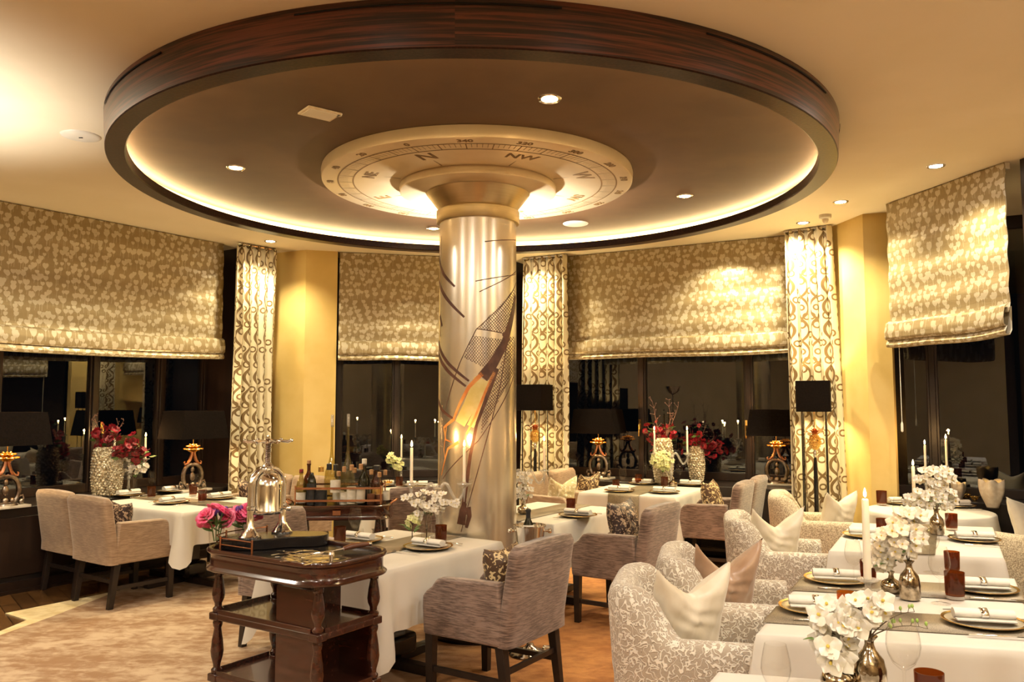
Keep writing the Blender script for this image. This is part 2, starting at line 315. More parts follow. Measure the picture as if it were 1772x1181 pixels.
# ------------------------------------------------------------------ mesh tools
class MB:
    def __init__(s): s.v = []; s.f = []; s.uv = {}
    def add(s, vs, fs, M=None):
        o = len(s.v)
        for q in vs:
            q = Vector(q); s.v.append(M @ q if M is not None else q)
        s.f += [tuple(o + i for i in f) for f in fs]
        return s
    def box(s, lo, hi, M=None):
        x0, y0, z0 = lo; x1, y1, z1 = hi
        return s.add([(x0, y0, z0), (x1, y0, z0), (x1, y1, z0), (x0, y1, z0), (x0, y0, z1), (x1, y0, z1), (x1, y1, z1), (x0, y1, z1)],
                     [(0, 3, 2, 1), (4, 5, 6, 7), (0, 1, 5, 4), (1, 2, 6, 5), (2, 3, 7, 6), (3, 0, 4, 7)], M)
    def prism(s, pts, z0, z1, M=None):
        n = len(pts)
        return s.add([(p[0], p[1], z0) for p in pts] + [(p[0], p[1], z1) for p in pts],
                     [tuple(reversed(range(n))), tuple(range(n, 2 * n))] + [(i, (i + 1) % n, n + (i + 1) % n, n + i) for i in range(n)], M)
    def lathe(s, prof, n=24, M=None, c=(0, 0)):
        vs = []; fs = []; m = len(prof)
        for i in range(n):
            a = 2 * pi * i / n
            for r, z in prof: vs.append((c[0] + r * cos(a), c[1] + r * sin(a), z))
        for i in range(n):
            j = (i + 1) % n
            for k in range(m - 1): fs.append((i * m + k, j * m + k, j * m + k + 1, i * m + k + 1))
        return s.add(vs, fs, M)
    def tube(s, path, rad, n=8, M=None, caps=True):
        path = [Vector(p) for p in path]; L = len(path)
        rr = rad if isinstance(rad, (list, tuple)) else [rad] * L
        vs = []; fs = []; up = Vector((0, 0, 1)); prev = None
        for i, p in enumerate(path):
            t = (path[min(i + 1, L - 1)] - path[max(i - 1, 0)]).normalized()
            if prev is None:
                a = t.cross(up); a = a if a.length > 1e-3 else t.cross(Vector((1, 0, 0)))
            else: a = prev - t * prev.dot(t)
            a.normalize(); prev = a; b_ = t.cross(a)
            for k in range(n):
                q = 2 * pi * k / n; vs.append(p + (a * cos(q) + b_ * sin(q)) * rr[i])
        for i in range(L - 1):
            for k in range(n): fs.append((i * n + k, i * n + (k + 1) % n, (i + 1) * n + (k + 1) % n, (i + 1) * n + k))
        if caps: fs += [tuple(reversed(range(n))), tuple((L - 1) * n + k for k in range(n))]
        return s.add(vs, fs, M)
    def ball(s, c, r, n=10, m=7, M=None):
        r = r if isinstance(r, (tuple, list)) else (r, r, r)
        vs = [(c[0], c[1], c[2] - r[2])]; fs = []
        for j in range(1, m):
            t = pi * j / m
            for i in range(n):
                a = 2 * pi * i / n; vs.append((c[0] + r[0] * sin(t) * cos(a), c[1] + r[1] * sin(t) * sin(a), c[2] - r[2] * cos(t)))
        vs.append((c[0], c[1], c[2] + r[2])); top = len(vs) - 1
        for i in range(n):
            k = (i + 1) % n; fs.append((0, 1 + k, 1 + i)); fs.append((top, 1 + (m - 2) * n + i, 1 + (m - 2) * n + k))
            for j in range(m - 2): fs.append((1 + j * n + i, 1 + j * n + k, 1 + (j + 1) * n + k, 1 + (j + 1) * n + i))
        return s.add(vs, fs, M)
    def grid(s, fn, nu, nv, closed=False, uvfn=None):
        o = len(s.v)
        for j in range(nv + 1):
            for i in range(nu + (0 if closed else 1)): s.v.append(Vector(fn(i / nu, j / nv)))
        W = nu + (0 if closed else 1)
        for j in range(nv):
            for i in range(nu):
                k = (i + 1) % W if closed else i + 1
                f = (o + j * W + i, o + j * W + k, o + (j + 1) * W + k, o + (j + 1) * W + i)
                if uvfn: s.uv[len(s.f)] = [uvfn(i / nu, j / nv), uvfn((i + 1) / nu, j / nv), uvfn((i + 1) / nu, (j + 1) / nv), uvfn(i / nu, (j + 1) / nv)]
                s.f.append(f)
        return s
    def build(s, name, mat, parent=None, smooth=True, bev=0, sub=0, solid=0, ang=40, **tags):
        me = bpy.data.meshes.new(name); me.from_pydata([tuple(q) for q in s.v], [], s.f); me.update()
        if s.uv:
            l = me.uv_layers.new(name='UVMap')
            for fi, uvs in s.uv.items():
                for k, li in enumerate(me.polygons[fi].loop_indices): l.data[li].uv = uvs[k]
        me.materials.append(MATS[mat])
        o = bpy.data.objects.new(name, me); COL.objects.link(o)
        if parent is not None: o.parent = parent
        if solid:
            q = o.modifiers.new('solid', 'SOLIDIFY'); q.thickness = solid; q.offset = 0
        if bev:
            q = o.modifiers.new('bevel', 'BEVEL'); q.width = bev; q.segments = 3; q.limit_method = 'ANGLE'; q.angle_limit = radians(35)
        if sub:
            q = o.modifiers.new('sub', 'SUBSURF'); q.levels = sub; q.render_levels = sub
        if smooth:
            me.polygons.foreach_set('use_smooth', [True] * len(me.polygons))
            if not sub: me.set_sharp_from_angle(angle=radians(ang))
        for k, q in tags.items(): o[k] = q
        return o
def T(x=0, y=0, z=0, rz=0, rx=0, ry=0, s=1):
    return Matrix.Translation((x, y, z)) @ Matrix.Rotation(rz, 4, 'Z') @ Matrix.Rotation(ry, 4, 'Y') @ Matrix.Rotation(rx, 4, 'X') @ Matrix.Diagonal((s, s, s, 1))
def thing(name, label, cat, loc=(0, 0, 0), rz=0, group=None):
    o = bpy.data.objects.new(name, None); COL.objects.link(o); o.location = loc; o.rotation_euler = (0, 0, rz)
    o.empty_display_size = 0.1; o['label'] = label; o['category'] = cat
    if group: o['group'] = group
    return o
KIDS = {}
def copy_thing(root, loc, rz=None, label=None, scale=None):
    if root not in KIDS: KIDS[root] = [(c, list(c.children)) for c in root.children]
    r = root.copy(); COL.objects.link(r); r.location = loc
    if rz is not None: r.rotation_euler = (0, 0, rz)
    if label: r['label'] = label
    if scale: r.scale = (scale,) * 3
    for c, gs in KIDS[root]:
        d = c.copy(); COL.objects.link(d); d.parent = r
        for g in gs:
            e = g.copy(); COL.objects.link(e); e.parent = d
    return r
class Kind:
    """first call places the prototype itself, later calls place copies"""
    def __init__(s, maker): s.maker = maker; s.root = None
    def __call__(s, loc, rz, label, group=None, scale=None):
        if s.root is None:
            s.root = s.maker(); KIDS[s.root] = [(c, list(c.children)) for c in s.root.children]
            r = s.root; r.location = loc; r.rotation_euler = (0, 0, rz); r['label'] = label
            if scale: r.scale = (scale,) * 3
        else: r = copy_thing(s.root, loc, rz, label, scale)
        if group: r['group'] = group
        return r
def struct(o): o['kind'] = 'structure'; return o
def V2(p): return Vector((p[0], p[1]))
def wallM(a, b):
    """frame with x along a->b, y to the left of it (away from the room when a->b runs left to right), z up, origin a"""
    a = V2(a); b = V2(b); d = (b - a).normalized()
    M = Matrix(((d.x, -d.y, 0, a.x), (d.y, d.x, 0, a.y), (0, 0, 1, 0), (0, 0, 0, 1)))
    return M, (b - a).length
rnd = random.Random(7)

# ------------------------------------------------------------------ room shell
WL0 = (-5.70, 5.06); WL = (-4.43, 6.98); WL1 = (-3.02, 9.12)
PC = (-2.81, 9.49); PD = (-2.35, 9.27); PE = (-2.01, 9.37)
W2b = (-0.35, 9.75); W3a = (0.02, 9.99); W3b = (2.92, 8.39); W3c = (3.16, 8.27)
RA = (3.25, 7.50); RB = (3.35, 7.10); RCc = (3.64, 5.80); RDd = (4.0, 4.2)
MB().box((-8, -5, -0.1), (9, 13, 0)).build('floor', 'parquet', smooth=False, kind='structure')
MB().box((-8, -5, CEIL), (9, 13, CEIL + 0.1)).build('ceiling', 'plaster_ceiling', smooth=False, kind='structure')
def wall(name, a, b, mat='gold_plaster', z0=0, z1=CEIL, th=0.12, off=0):
    M, L = wallM(a, b)
    return MB().box((0, off, z0), (L, off + th, z1), M).build(name, mat, smooth=False, kind='structure')
wall('wall_left', (-5.7, -3.5), WL0, 'back_plaster')
wall('wall_back', (5.2, -3.5), (-5.7, -3.5), 'back_plaster')
wall('wall_right', (5.2, 4.0), (5.2, -3.5), 'back_plaster')
pier = MB()
pts = [PC, PD, PE, (PE[0] - .22, PE[1] + .75), (PC[0] + .15, PC[1] + .75)]
pier.prism(pts, 0, CEIL); pier.build('wall_pier_left', 'gold_plaster', smooth=False, kind='structure')
MB().prism([W2b, W3a, (W3a[0] + .3, W3a[1] + .7), (W2b[0] - .1, W2b[1] + .9)], 0, CEIL).build('wall_pier_middle', 'gold_plaster', smooth=False, kind='structure')
MB().prism([(3.14, 8.30), RA, (3.45, 7.43), (3.50, 7.5), (3.42, 8.35), (3.3, 8.9)], 0, CEIL).build('wall_pier_right', 'gold_plaster', smooth=False, kind='structure')
MB().prism([(3.66, 5.74), RDd, (5.2, 4.0), (5.2, 4.3), (4.12, 4.6), (3.9, 5.7)], 0, CEIL).build('wall_far_right', 'back_plaster', smooth=False, kind='structure')

def glazing(name, a, b, depth, sill_z, front, mull, wid=0.10, ztop=CEIL, ends=True, handles=(), sillname='trim_sill', cab=True):
    """window recess: deep sill from `front` (room side) to `depth`, frame and panes at `depth`"""
    M, L = wallM(a, b)
    fr = MB(); y0, y1 = depth, depth + 0.07
    fr.box((0, y0, sill_z), (L, y1, sill_z + 0.09), M); fr.box((0, y0, ztop - .12), (L, y1, ztop), M)
    for i, x in enumerate(mull):
        fr.box((x - wid / 2, y0 - .01, sill_z), (x + wid / 2, y1, ztop - .1), M); fr.box((x - wid * .28, y0 - .03, sill_z), (x + wid * .28, y0, ztop - .1), M)
    o = fr.build(name, 'frame_wood', smooth=False, bev=0.006, kind='structure')
    xs = list(mull)
    MB().box((0, y1 - .045, sill_z + .08), (L, y1 - .04, ztop - .1), M).build('pane', 'window_glass', o, smooth=False)
    for x in handles:
        h = MB(); h.box((x - .012, y0 - .045, 1.30), (x + .012, y0 - .03, 1.42), M); h.tube([M @ Vector((x, y0 - .03, 1.36)), M @ Vector((x, y0 - .07, 1.36)), M @ Vector((x, y0 - .07, 1.22))], 0.009)
        h.build('window_handle', 'gold', o)
    if ends:
        for x0, x1 in ((-.06, 0), (L, L + .06)): MB().box((x0, 0.02, 0), (x1, depth + .1, ztop), M).build('trim_reveal', 'frame_wood', smooth=False, kind='structure')
    c = MB(); c.box((0, front, 0.0 if cab else sill_z - .04), (L, depth + .07, sill_z), M); 
    o2 = c.build(sillname, 'cabinet_wood', smooth=False, bev=0.008, kind='structure')
    return M, L
ML, LL = glazing('window_1', WL0, WL1, 0.60, 0.72, -0.10, [0.05, 1.5, 2.62, 3.55, 4.3, 4.85], handles=(2.70, 3.62), sillname='trim_sill_left')
# panelled front and skirting of the left window cabinet
pm = MB()
for k in range(5):
    x0 = 0.35 + k * 0.92; pm.box((x0, -.112, .14), (x0 + .80, -.10, .64), ML)
pm.build('trim_panel_left', 'frame_wood', smooth=False, bev=0.01, kind='structure')
MB().box((0, -.125, 0), (LL, -.10, .10), ML).box((0, -.135, 0), (LL, -.10, .03), ML).build('baseboard_left', 'frame_wood', smooth=False, kind='structure')
M2, L2 = glazing('window_2', PE, W2b, 0.40, 0.72, 0.0, [0.04, 0.72, 1.62], sillname='trim_sill_middle')
M3, L3 = glazing('window_3', W3a, W3c, 0.66, 0.73, 0.0, [0.1, 1.40, 2.66, 3.5], handles=(1.38, 2.64), sillname='trim_sill_far')
MR, LR = glazing('window_4', (3.36, 8.28), (5.4, 7.15), 0.0, 0.73, -0.40, [0.04, 0.78, 1.9], handles=(), sillname='trim_sill_right')
# end of the right alcove
MB().prism([(5.3, 7.2), (5.42, 7.2), (5.25, 4.2), (5.13, 4.2)], 0, CEIL).build('wall_alcove_right', 'frame_wood', smooth=False, kind='structure')
MB().prism([(3.655, 5.79), (3.70, 5.60), (3.79, 5.61), (3.77, 5.81)], 0, CEIL - .002).build('trim_post_right', 'frame_wood', smooth=False, kind='structure')
# far lights of the night outside, seen through the panes
# ------------------------------------------------------------------ ceiling drum, compass, column
cx, cy = RC
def ringobj(name, prof, mat, parent=None, n=160, **k): 
    mb = MB(); mb.lathe(prof, n); o = mb.build(name, mat, parent, **k); return o
drum = thing('ceiling_drum', 'large round dark veneered ceiling ring with glowing cove around the silver column', 'ceiling feature', (cx, cy, 0))
ringobj('fascia', [(2.452, CEIL - .001), (2.440, 3.142)], 'ebony_veneer', drum)
ringobj('lip', [(2.44, 3.142), (2.435, 3.135), (2.33, 3.135), (2.322, 3.142), (2.322, 3.196), (2.335, 3.200), (2.44, 3.200)], 'ebony_gloss', drum)
ringobj('soffit', [(0.3, 3.262), (2.438, 3.262)], 'brown_soffit', drum)
ringobj('cove_wall', [(2.432, 3.201), (2.432, 3.261)], 'plaster_ceiling', drum)
ringobj('led_strip', [(2.395, 3.202), (2.425, 3.202), (2.425, 3.210), (2.395, 3.210)], 'led', drum)
for a0, a1 in ((-2.93, -2.82), (-2.60, -2.22), (-1.87, -1.38), (-1.08, -.62), (-.38, -.26), (0.2, 0.5), (1.0, 1.4), (2.0, 2.4)):
    mb = MB(); mb.grid(lambda u, v: (2.4535 * cos(a0 + (a1 - a0) * u), 2.4535 * sin(a0 + (a1 - a0) * u), 3.325 + .009 * v), 20, 1)
    mb.build('vent_slot', 'night', drum, solid=0.002)
comp = thing('compass_disc', 'round pale metal compass dial with degree scale around the column head', 'compass dial', (cx, cy, 0))
ringobj('dial', [(0.0, 3.26), (1.112, 3.26), (1.118, 3.235), (1.112, 3.185), (1.105, 3.18), (0.0, 3.18)], 'compass_plate', comp, 120)
ringobj('inner_disc', [(0.0, 3.18), (0.56, 3.18), (0.568, 3.165), (0.565, 3.125), (0.555, 3.12), (0.0, 3.12)], 'compass_plate', comp, 96)
N0 = radians(-112)          # direction of north seen from the column
def flatring(mb, r, w, z=3.1785): mb.lathe([(r - w, z), (r + w, z)], 140)
mb = MB(); flatring(mb, 1.00, .005); flatring(mb, 0.895, .005)
for k in range(180):
    a = N0 + radians(k * 2); r0, r1, wd = (0.90, 1.0, .0036) if k % 5 == 0 else (0.93, 1.0, .0018)
    t = Vector((cos(a), sin(a), 0)); n_ = Vector((-sin(a), cos(a), 0)) * wd
    mb.add([t * r0 + n_, t * r1 + n_, t * r1 - n_, t * r0 - n_], [(0, 1, 2, 3)], T(0, 0, 3.1785))
for k in range(8):
    a = N0 + radians(k * 45 + 22.5 * (k % 1)); t = Vector((cos(a), sin(a), 0)); n_ = Vector((-sin(a), cos(a), 0))
    mb.add([t * .58 + n_ * .005, t * .70 + n_ * .001, t * .70 - n_ * .001, t * .58 - n_ * .005], [(0, 1, 2, 3)], T(0, 0, 3.1785))
mb.build('degree_scale', 'compass_ink', comp, smooth=False)
def text_mesh(body, size, M, mat, parent, name, ext=0.0006, bold=0.0):
    cu_ = bpy.data.curves.new(name, 'FONT'); cu_.body = body; cu_.size = size; cu_.align_x = 'CENTER'; cu_.align_y = 'CENTER'; cu_.extrude = ext; cu_.offset = bold
    tmp = bpy.data.objects.new(name, cu_); COL.objects.link(tmp)
    bpy.context.view_layer.update()
    me = bpy.data.meshes.new_from_object(tmp.evaluated_get(bpy.context.evaluated_depsgraph_get())); bpy.data.objects.remove(tmp)
    me.transform(M); me.materials.clear(); me.materials.append(MATS[mat])
    o = bpy.data.objects.new(name, me); COL.objects.link(o)
    if parent: o.parent = parent
    return o
def dial_text(body, a, r, size, bold=0.0):
    # readable from below, head outwards
    M = T(r * cos(a), r * sin(a), 3.1783, a) @ Matrix.Rotation(pi, 4, 'X') @ Matrix.Rotation(-pi / 2, 4, 'Z') @ Matrix.Rotation(pi, 4, 'Z') @ Matrix.Diagonal((1, 1, 1, 1))
    M = T(r * cos(a), r * sin(a), 3.1783, a - pi / 2) @ Matrix.Rotation(pi, 4, 'Y')
    text_mesh(body, size, M, 'compass_ink', comp, 'dial_number' if body.isdigit() else 'dial_letter', bold=bold)
# seen from below, degrees run clockwise; to the viewer 340 stands to the right of 0
for k in range(18):
    deg = k * 20; dial_text(str(deg), N0 - radians(deg), 1.052, 0.068, .002)
for body, deg in (('N', 0), ('NW', 315), ('W', 270), ('SW', 225), ('S', 180), ('SE', 135), ('E', 90), ('NE', 45)):
    dial_text(body, N0 - radians(deg), 0.79, 0.17 if len(body) == 1 else 0.12, .003)
colm = thing('round_column', 'silver leafed round column painted with a sailing ship', 'column', (cx, cy, 0))
CR = 0.278
ringobj('shaft', [(CR, 0.014), (CR, 2.93)], 'silver_leaf', colm, 96)
ringobj('collar', [(CR, 2.90), (CR + .018, 2.90), (CR + .022, 2.91), (CR + .022, 2.985), (CR + .016, 2.992), (CR + .004, 2.994), (CR + .006, 3.0), (.375, 3.118)], 'brushed_brass', colm, 96)
ringobj('base_ring', [(CR, 0.12), (0.32, 0.12), (0.33, 0.11), (0.33, 0.014), (CR, 0.014)], 'black_lacquer', colm, 96)
# painting on the column, wrapped on the surface
def on_col(px, py, rad=CR + .001):
    d = ray(px, py); ox, oy = -cx, -cy
    a = d.x ** 2 + d.y ** 2; b_ = 2 * (d.x * ox + d.y * oy); c_ = ox * ox + oy * oy - rad * rad; D = b_ * b_ - 4 * a * c_
    if D < 0: D = 0
    t = (-b_ - sqrt(D)) / (2 * a); return Vector((d.x * t - cx, d.y * t - cy, EYE + d.z * t))
def cc(x, y): return (720 + x / 2.187, 400 + y / 2.187)
def surf(ang_, z, rad): return Vector((rad * cos(ang_), rad * sin(ang_), z))
def stroke(mb, pts, w0, w1=None, n=14, rad=CR + .0012):
    w1 = w0 if w1 is None else w1
    q = [on_col(*cc(*p)) for p in pts]; q = [(math.atan2(p.y, p.x), p.z) for p in q]
    path = []
    for i in range(len(q) - 1):
        for k in range(n): t = k / n; path.append((q[i][0] * (1 - t) + q[i + 1][0] * t, q[i][1] * (1 - t) + q[i + 1][1] * t))
    path.append(q[-1]); L = len(path); vs = []; fs = []; K = 1 + int(max(w0, w1) / .010)
    for i, (a, z) in enumerate(path):
        a2, z2 = path[min(i + 1, L - 1)]; a1, z1 = path[max(i - 1, 0)]
        dx, dz = (a2 - a1) * CR, z2 - z1; l = math.hypot(dx, dz) or 1; nx, nz = -dz / l, dx / l
        t = i / (L - 1); w = (w0 * (1 - t) + w1 * t) * .5
        for j in range(K + 1): c = 1 - 2 * j / K; vs.append(surf(a + nx * w * c / CR, z + nz * w * c, rad))
    for i in range(L - 1):
        for j in range(K): fs.append(((K + 1) * i + j, (K + 1) * i + j + 1, (K + 1) * (i + 1) + j + 1, (K + 1) * (i + 1) + j))
    mb.add(vs, fs)
mb = MB()
stroke(mb, [(376, 245), (362, 330), (335, 425), (290, 505), (252, 555)], .045, .080)
stroke(mb, [(334, 385), (350, 420)], .05, .05)
stroke(mb, [(305, 520), (275, 610), (230, 730)], .040, .02); stroke(mb, [(230, 730), (205, 850), (190, 960), (178, 1050)], .018, .03)
stroke(mb, [(184, 1030), (176, 1060), (170, 1112)], .030, .062); stroke(mb, [(196, 1046), (202, 1080), (190, 1124)], .040, .020)
for p in ([(80, 95), (105, 165), (146, 210)], [(78, 180), (115, 255), (182, 326)], [(78, 415), (120, 500), (200, 568)], [(76, 452), (120, 530), (188, 588)], [(76, 630), (100, 680), (142, 712)]):
    stroke(mb, p, .036, .014)
stroke(mb, [(95, 20), (93, 110), (92, 400)], .006)
stroke(mb, [(90, 320), (98, 360)], .03, .02)
mb.build('painted_hull', 'ink_brown', colm)
mb = MB()
stroke(mb, [(248, 560), (215, 640), (165, 730)], .10, .08, rad=CR + .0008); stroke(mb, [(285, 570), (245, 660), (205, 740)], .06, .05, rad=CR + .0008); stroke(mb, [(232, 560), (180, 690)], .05, .05, rad=CR + .0008)
mb.build('painted_sail', 'paint_straw', colm)
mb = MB()
stroke(mb, [(250, 540), (200, 590), (165, 655), (140, 718)], .030, .016); stroke(mb, [(296, 535), (262, 610), (225, 700), (190, 770)], .022, .012)
stroke(mb, [(145, 712), (105, 745), (112, 790), (135, 800)], .022, .006); stroke(mb, [(160, 800), (120, 825), (96, 925)], .022, .008); stroke(mb, [(115, 740), (105, 830), (110, 870)], .010, .004)
mb.build('painted_flame_trim', 'paint_orange', colm)
mb = MB()
for a, b_ in (((378, 195), (228, 372)), ((228, 372), (165, 500)), ((165, 500), (105, 700)), ((228, 370), (345, 392)), ((374, 530), (235, 795)), ((235, 795), (100, 940)), ((345, 420), (320, 580)), ((320, 580), (170, 1140)), ((376, 400), (372, 530)), ((260, 40), (378, 35)), ((240, 230), (378, 150)), ((225, 190), (376, 165))):
    stroke(mb, [a, b_], .006, .005, n=30, rad=CR + .0014)
def inpoly(x, y, P):
    c = False; j = len(P) - 1
    for i in range(len(P)):
        if (P[i][1] > y) != (P[j][1] > y) and x < (P[j][0] - P[i][0]) * (y - P[i][1]) / (P[j][1] - P[i][1]) + P[i][0]: c = not c
        j = i
    return c
NETS = [[(376, 215), (232, 370), (345, 392), (376, 300)], [(215, 395), (330, 410), (262, 520), (180, 480)], [(350, 400), (378, 400), (372, 530), (245, 770), (250, 700), (310, 540)]]
for P in NETS:
    for sgn in (1, -1):
        for c0 in range(-1200, 1400, 13):
            run = None
            for i in range(0, 241):
                x = 120 + i * 1.1; y = c0 + sgn * x * 1.25 if sgn > 0 else c0 + 400 - x * 1.25
                if inpoly(x, y, P):
                    run = run or (x, y); last = (x, y)
                elif run:
                    if abs(last[0] - run[0]) > 4: stroke(mb, [run, last], .0030, n=12, rad=CR + .0014)
                    run = None
mb.build('painted_rigging', 'ink_brown', colm, smooth=False)
# spot lamp behind the column that lights the dial
ul = thing('uplight', 'small white uplight bracketed to the far side of the column', 'lamp', (cx, cy + .28, 2.55))
MB().tube([(0, -.01, 0), (0, .30, 0)], .012).build('bracket', 'silver', ul); MB().lathe([(0, -.05), (.045, -.05), (.05, 0.05), (.04, .05), (.035, .02), (0, .02)], 20, T(0, .32, 0)).build('housing', 'silver', ul)
lamp('SPOT', 'uplight_beam', (cx, cy + .60, 2.62), 300, (1.0, 0.93, 0.80), 0.03, spot=150, blend=.5, rot=(pi, 0, 0))

# recessed lamps, then the added fill lights
def mk_down(cat, mat, nm):
    def f():
        t = thing(nm, '', cat); MB().lathe([(.045, .0), (.062, -.004), (.066, 0.002)], 28).build('rim', 'silver', t)
        MB().lathe([(0, -.001), (.045, -.001)], 24).build('lens', mat, t); return t
    return Kind(f)
down = mk_down('ceiling light', 'downlight_warm', 'downlight'); wash = mk_down('ceiling light', 'downlight_cool', 'ceiling_spot')
for (px, py), lab in zip([(408, 291), (951, 172), (1185, 340), (750, 396)], ['amber recessed spot in the brown soffit, leftmost', 'amber recessed spot in the brown soffit above the dial, nearest the viewer', 'amber recessed spot in the brown soffit right of the dial', 'recessed spot half hidden behind the column head, left side']):
    p = at(px, py, 3.259); down(p, 0, lab, 'recessed spots in the drum soffit')
    lamp('SPOT', 'drum_beam', p - Vector((0, 0, .02)), P_DRUM, WARM, .04, spot=110, blend=.8)
labs = ['small ceiling spot above the left curtain beside the gold pier', 'small ceiling spot above the middle curtain right of the column', 'ceiling spot above the far right curtain, nearest the curtain top', 'ceiling spot right of the motion sensor', 'ceiling spot in front of the right hand blind']
WP = [at(px, py, CEIL - .003) for px, py in SPOTS]; WP = [Vector((q.x * .968, q.y * .968, q.z)) for q in WP]
for p, lab in zip(WP, labs):
    wash(p, 0, lab, 'ceiling spots along the windows')
    lamp('SPOT', 'wash_beam', p - Vector((0, 0, .02)), P_WASH, WARM2, .035, spot=125, blend=.7)
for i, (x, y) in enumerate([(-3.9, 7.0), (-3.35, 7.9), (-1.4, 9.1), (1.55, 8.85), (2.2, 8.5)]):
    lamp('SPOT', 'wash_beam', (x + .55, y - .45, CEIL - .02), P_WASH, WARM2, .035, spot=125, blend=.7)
for i, (x, y) in enumerate(FILL_LIGHTS):  # added fill; only those around the viewer get a spot fixture
    if y < 1.7: wash((x, y, CEIL - .003), 0, 'added fill spot in the ceiling around the viewer', 'added fill spots in the ceiling around the viewer')
    lamp('AREA', 'fill_beam', (x, y, CEIL - .02), P_FILL / 2, NEUTRAL, .22)
t = thing('round_speaker', 'round white flush ceiling speaker left of the ring', 'speaker', at(140, 235, CEIL))
MB().lathe([(0, -.012), (.10, -.012), (.118, -.006), (.122, 0)], 32).build('grille', 'white_plastic', t); MB().box((-.012, -.004, -.016), (.012, .004, -.011)).build('logo_tab', 'night', t)
t = thing('soffit_speaker', 'round white speaker cover in the brown soffit right of the column', 'speaker', at(996, 387, 3.26))
MB().lathe([(0, -.010), (.105, -.010), (.115, -.006), (.118, 0)], 32).build('grille', 'white_plastic', t)
t = thing('access_panel', 'small square cream access panel in the brown soffit', 'panel', at(553, 195, 3.26), radians(38))
MB().box((-.10, -.075, -.012), (.10, .075, 0)).build('frame', 'ceramic', t, bev=.003, smooth=False); MB().box((-.085, -.06, -.015), (.085, .06, -.012)).build('cover', 'white_plastic', t, smooth=False)
t = thing('smoke_alarm', 'tiny round white button beside the square soffit panel', 'detector', at(586, 197, 3.26)); MB().lathe([(0, -.012), (.018, -.012), (.022, 0)], 16).build('cap', 'white_plastic', t)
t = thing('motion_sensor', 'small white motion sensor hanging from the ceiling near the right curtain', 'sensor', at(1428, 372, CEIL))
MB().lathe([(0, 0), (.055, 0), (.055, -.03), (.045, -.04), (0, -.04)], 20).build('base', 'white_plastic', t); MB().ball((0, 0, -.05), (.03, .03, .035)).build('dome', 'ceramic', t)
# torchiere outside the left edge that brightens the ceiling
t = thing('torchiere', 'slim silver floor uplighter left of the left window chairs', 'floor lamp', (-3.75, 4.35, 0))
MB().lathe([(0, 0), (.16, 0), (.16, .015), (.02, .03), (.012, .05), (.012, 1.8), (.02, 1.82)], 24).build('stand', 'silver', t); MB().lathe([(.02, 1.80), (.12, 1.86), (.17, 1.98), (.165, 1.98), (.11, 1.875), (0, 1.83)], 28).build('bowl', 'silver', t)
lamp('SPOT', 'torchiere_beam', (-3.75, 4.35, 1.9), 200, (1.0, .93, .80), .06, spot=110, blend=.8, rot=(pi, 0, 0))

for x, y, lab in ((4.2, 1.2, 'unseen silver floor uplighter added right of the viewer'), (-3.6, .2, 'unseen silver floor uplighter added left of the viewer'), (.6, -2.2, 'unseen silver floor uplighter added behind the viewer')):  # three more uplighters added out of view to brighten the ceiling
    t2 = copy_thing(t, (x, y, 0), 0, lab); lamp('SPOT', 'torchiere_beam', (x, y, 1.9), 330, (1.0, .86, .62), .06, spot=150, blend=.8, rot=(pi, 0, 0))
# ------------------------------------------------------------------ rug
rz_ = 0.012
c0 = at(9, 1064, 0); c1 = at(46, 1076, 0); c2 = at(-40, 1145, 0); d0 = at(229, 1020, 0)
dirr = (d0 - c0).normalized()
e0 = c0 + dirr * 3.6
outer = [(c2.x - .3, c2.y - .55), (c1.x, c1.y), (c0.x, c0.y), (e0.x, e0.y), (1.6, 8.3), (2.75, 7.4), (3.0, 5.2), (2.4, 0.3), (-2.2, .3)]
i0 = at(89, 1071, 0); i2 = at(0, 1144, 0); i3 = at(153, 1046, 0); di = (i3 - i0).normalized()
ie = i0 + di * 3.3
inner = [(i2.x - .5, i2.y - .6), (i0.x, i0.y), (ie.x, ie.y), (1.5, 8.0), (2.55, 7.2), (2.8, 5.2), (2.2, 0.4), (-2.0, .4)]
t = thing('area_rug', 'large cloudy beige and rust rug with a pale yellow border', 'rug')
MB().prism(outer, 0.0, .010).build('border', 'rug_border', t, smooth=False); MB().prism(inner, 0.001, .013).build('field', 'rug_pile', t, smooth=False)

# ------------------------------------------------------------------ blinds and curtains
def blind(label, a, b, zb, off, sag=0.02):
    M, L = wallM(a, b); t = thing('roman_blind', label, 'blind', (0, 0, 0), group='roman blinds with heart flower pattern')
    H = CEIL - .005 - zb
    def fn(u, v):
        z = zb + .16 + (H - .16) * v
        y = off + .006 * sin(v * 9 * pi) + .012 * exp(-((v) / .05) ** 2) * -1 + .004 * sin(u * 11 + v * 3)
        return M @ Vector((u * L, y, z))
    MB().grid(fn, 60, 80, uvfn=lambda u, v: (u * L, v * (H - .16))).build('panel', 'blind_hearts', t, solid=.004)
    prof = [(-.012, .22), (-.045, .20), (-.060, .13), (-.058, .075), (-.045, .06), (-.030, .062), (-.035, .05), (-.050, .02), (-.045, .0), (-.01, -.005), (.01, .03), (.012, .2)]
    def fn2(u, v):
        k = v * (len(prof) - 1); i = min(int(k), len(prof) - 2); f = k - i
        y = prof[i][0] * (1 - f) + prof[i + 1][0] * f; z = prof[i][1] * (1 - f) + prof[i + 1][1] * f
        z -= sag * (sin(pi * u)) + .006 * sin(u * 9 + 1); y += .006 * sin(u * 17)
        return M @ Vector((u * L, y + off, zb + z))
    MB().grid(fn2, 60, 44, uvfn=lambda u, v: (u * L, -v * .5)).build('bottom_fold', 'blind_hearts', t, solid=.003)
    MB().box((0, off + .01, CEIL - .05), (L, off + .05, CEIL - .002), M).build('headrail', 'white_plastic', t, smooth=False)
    return t
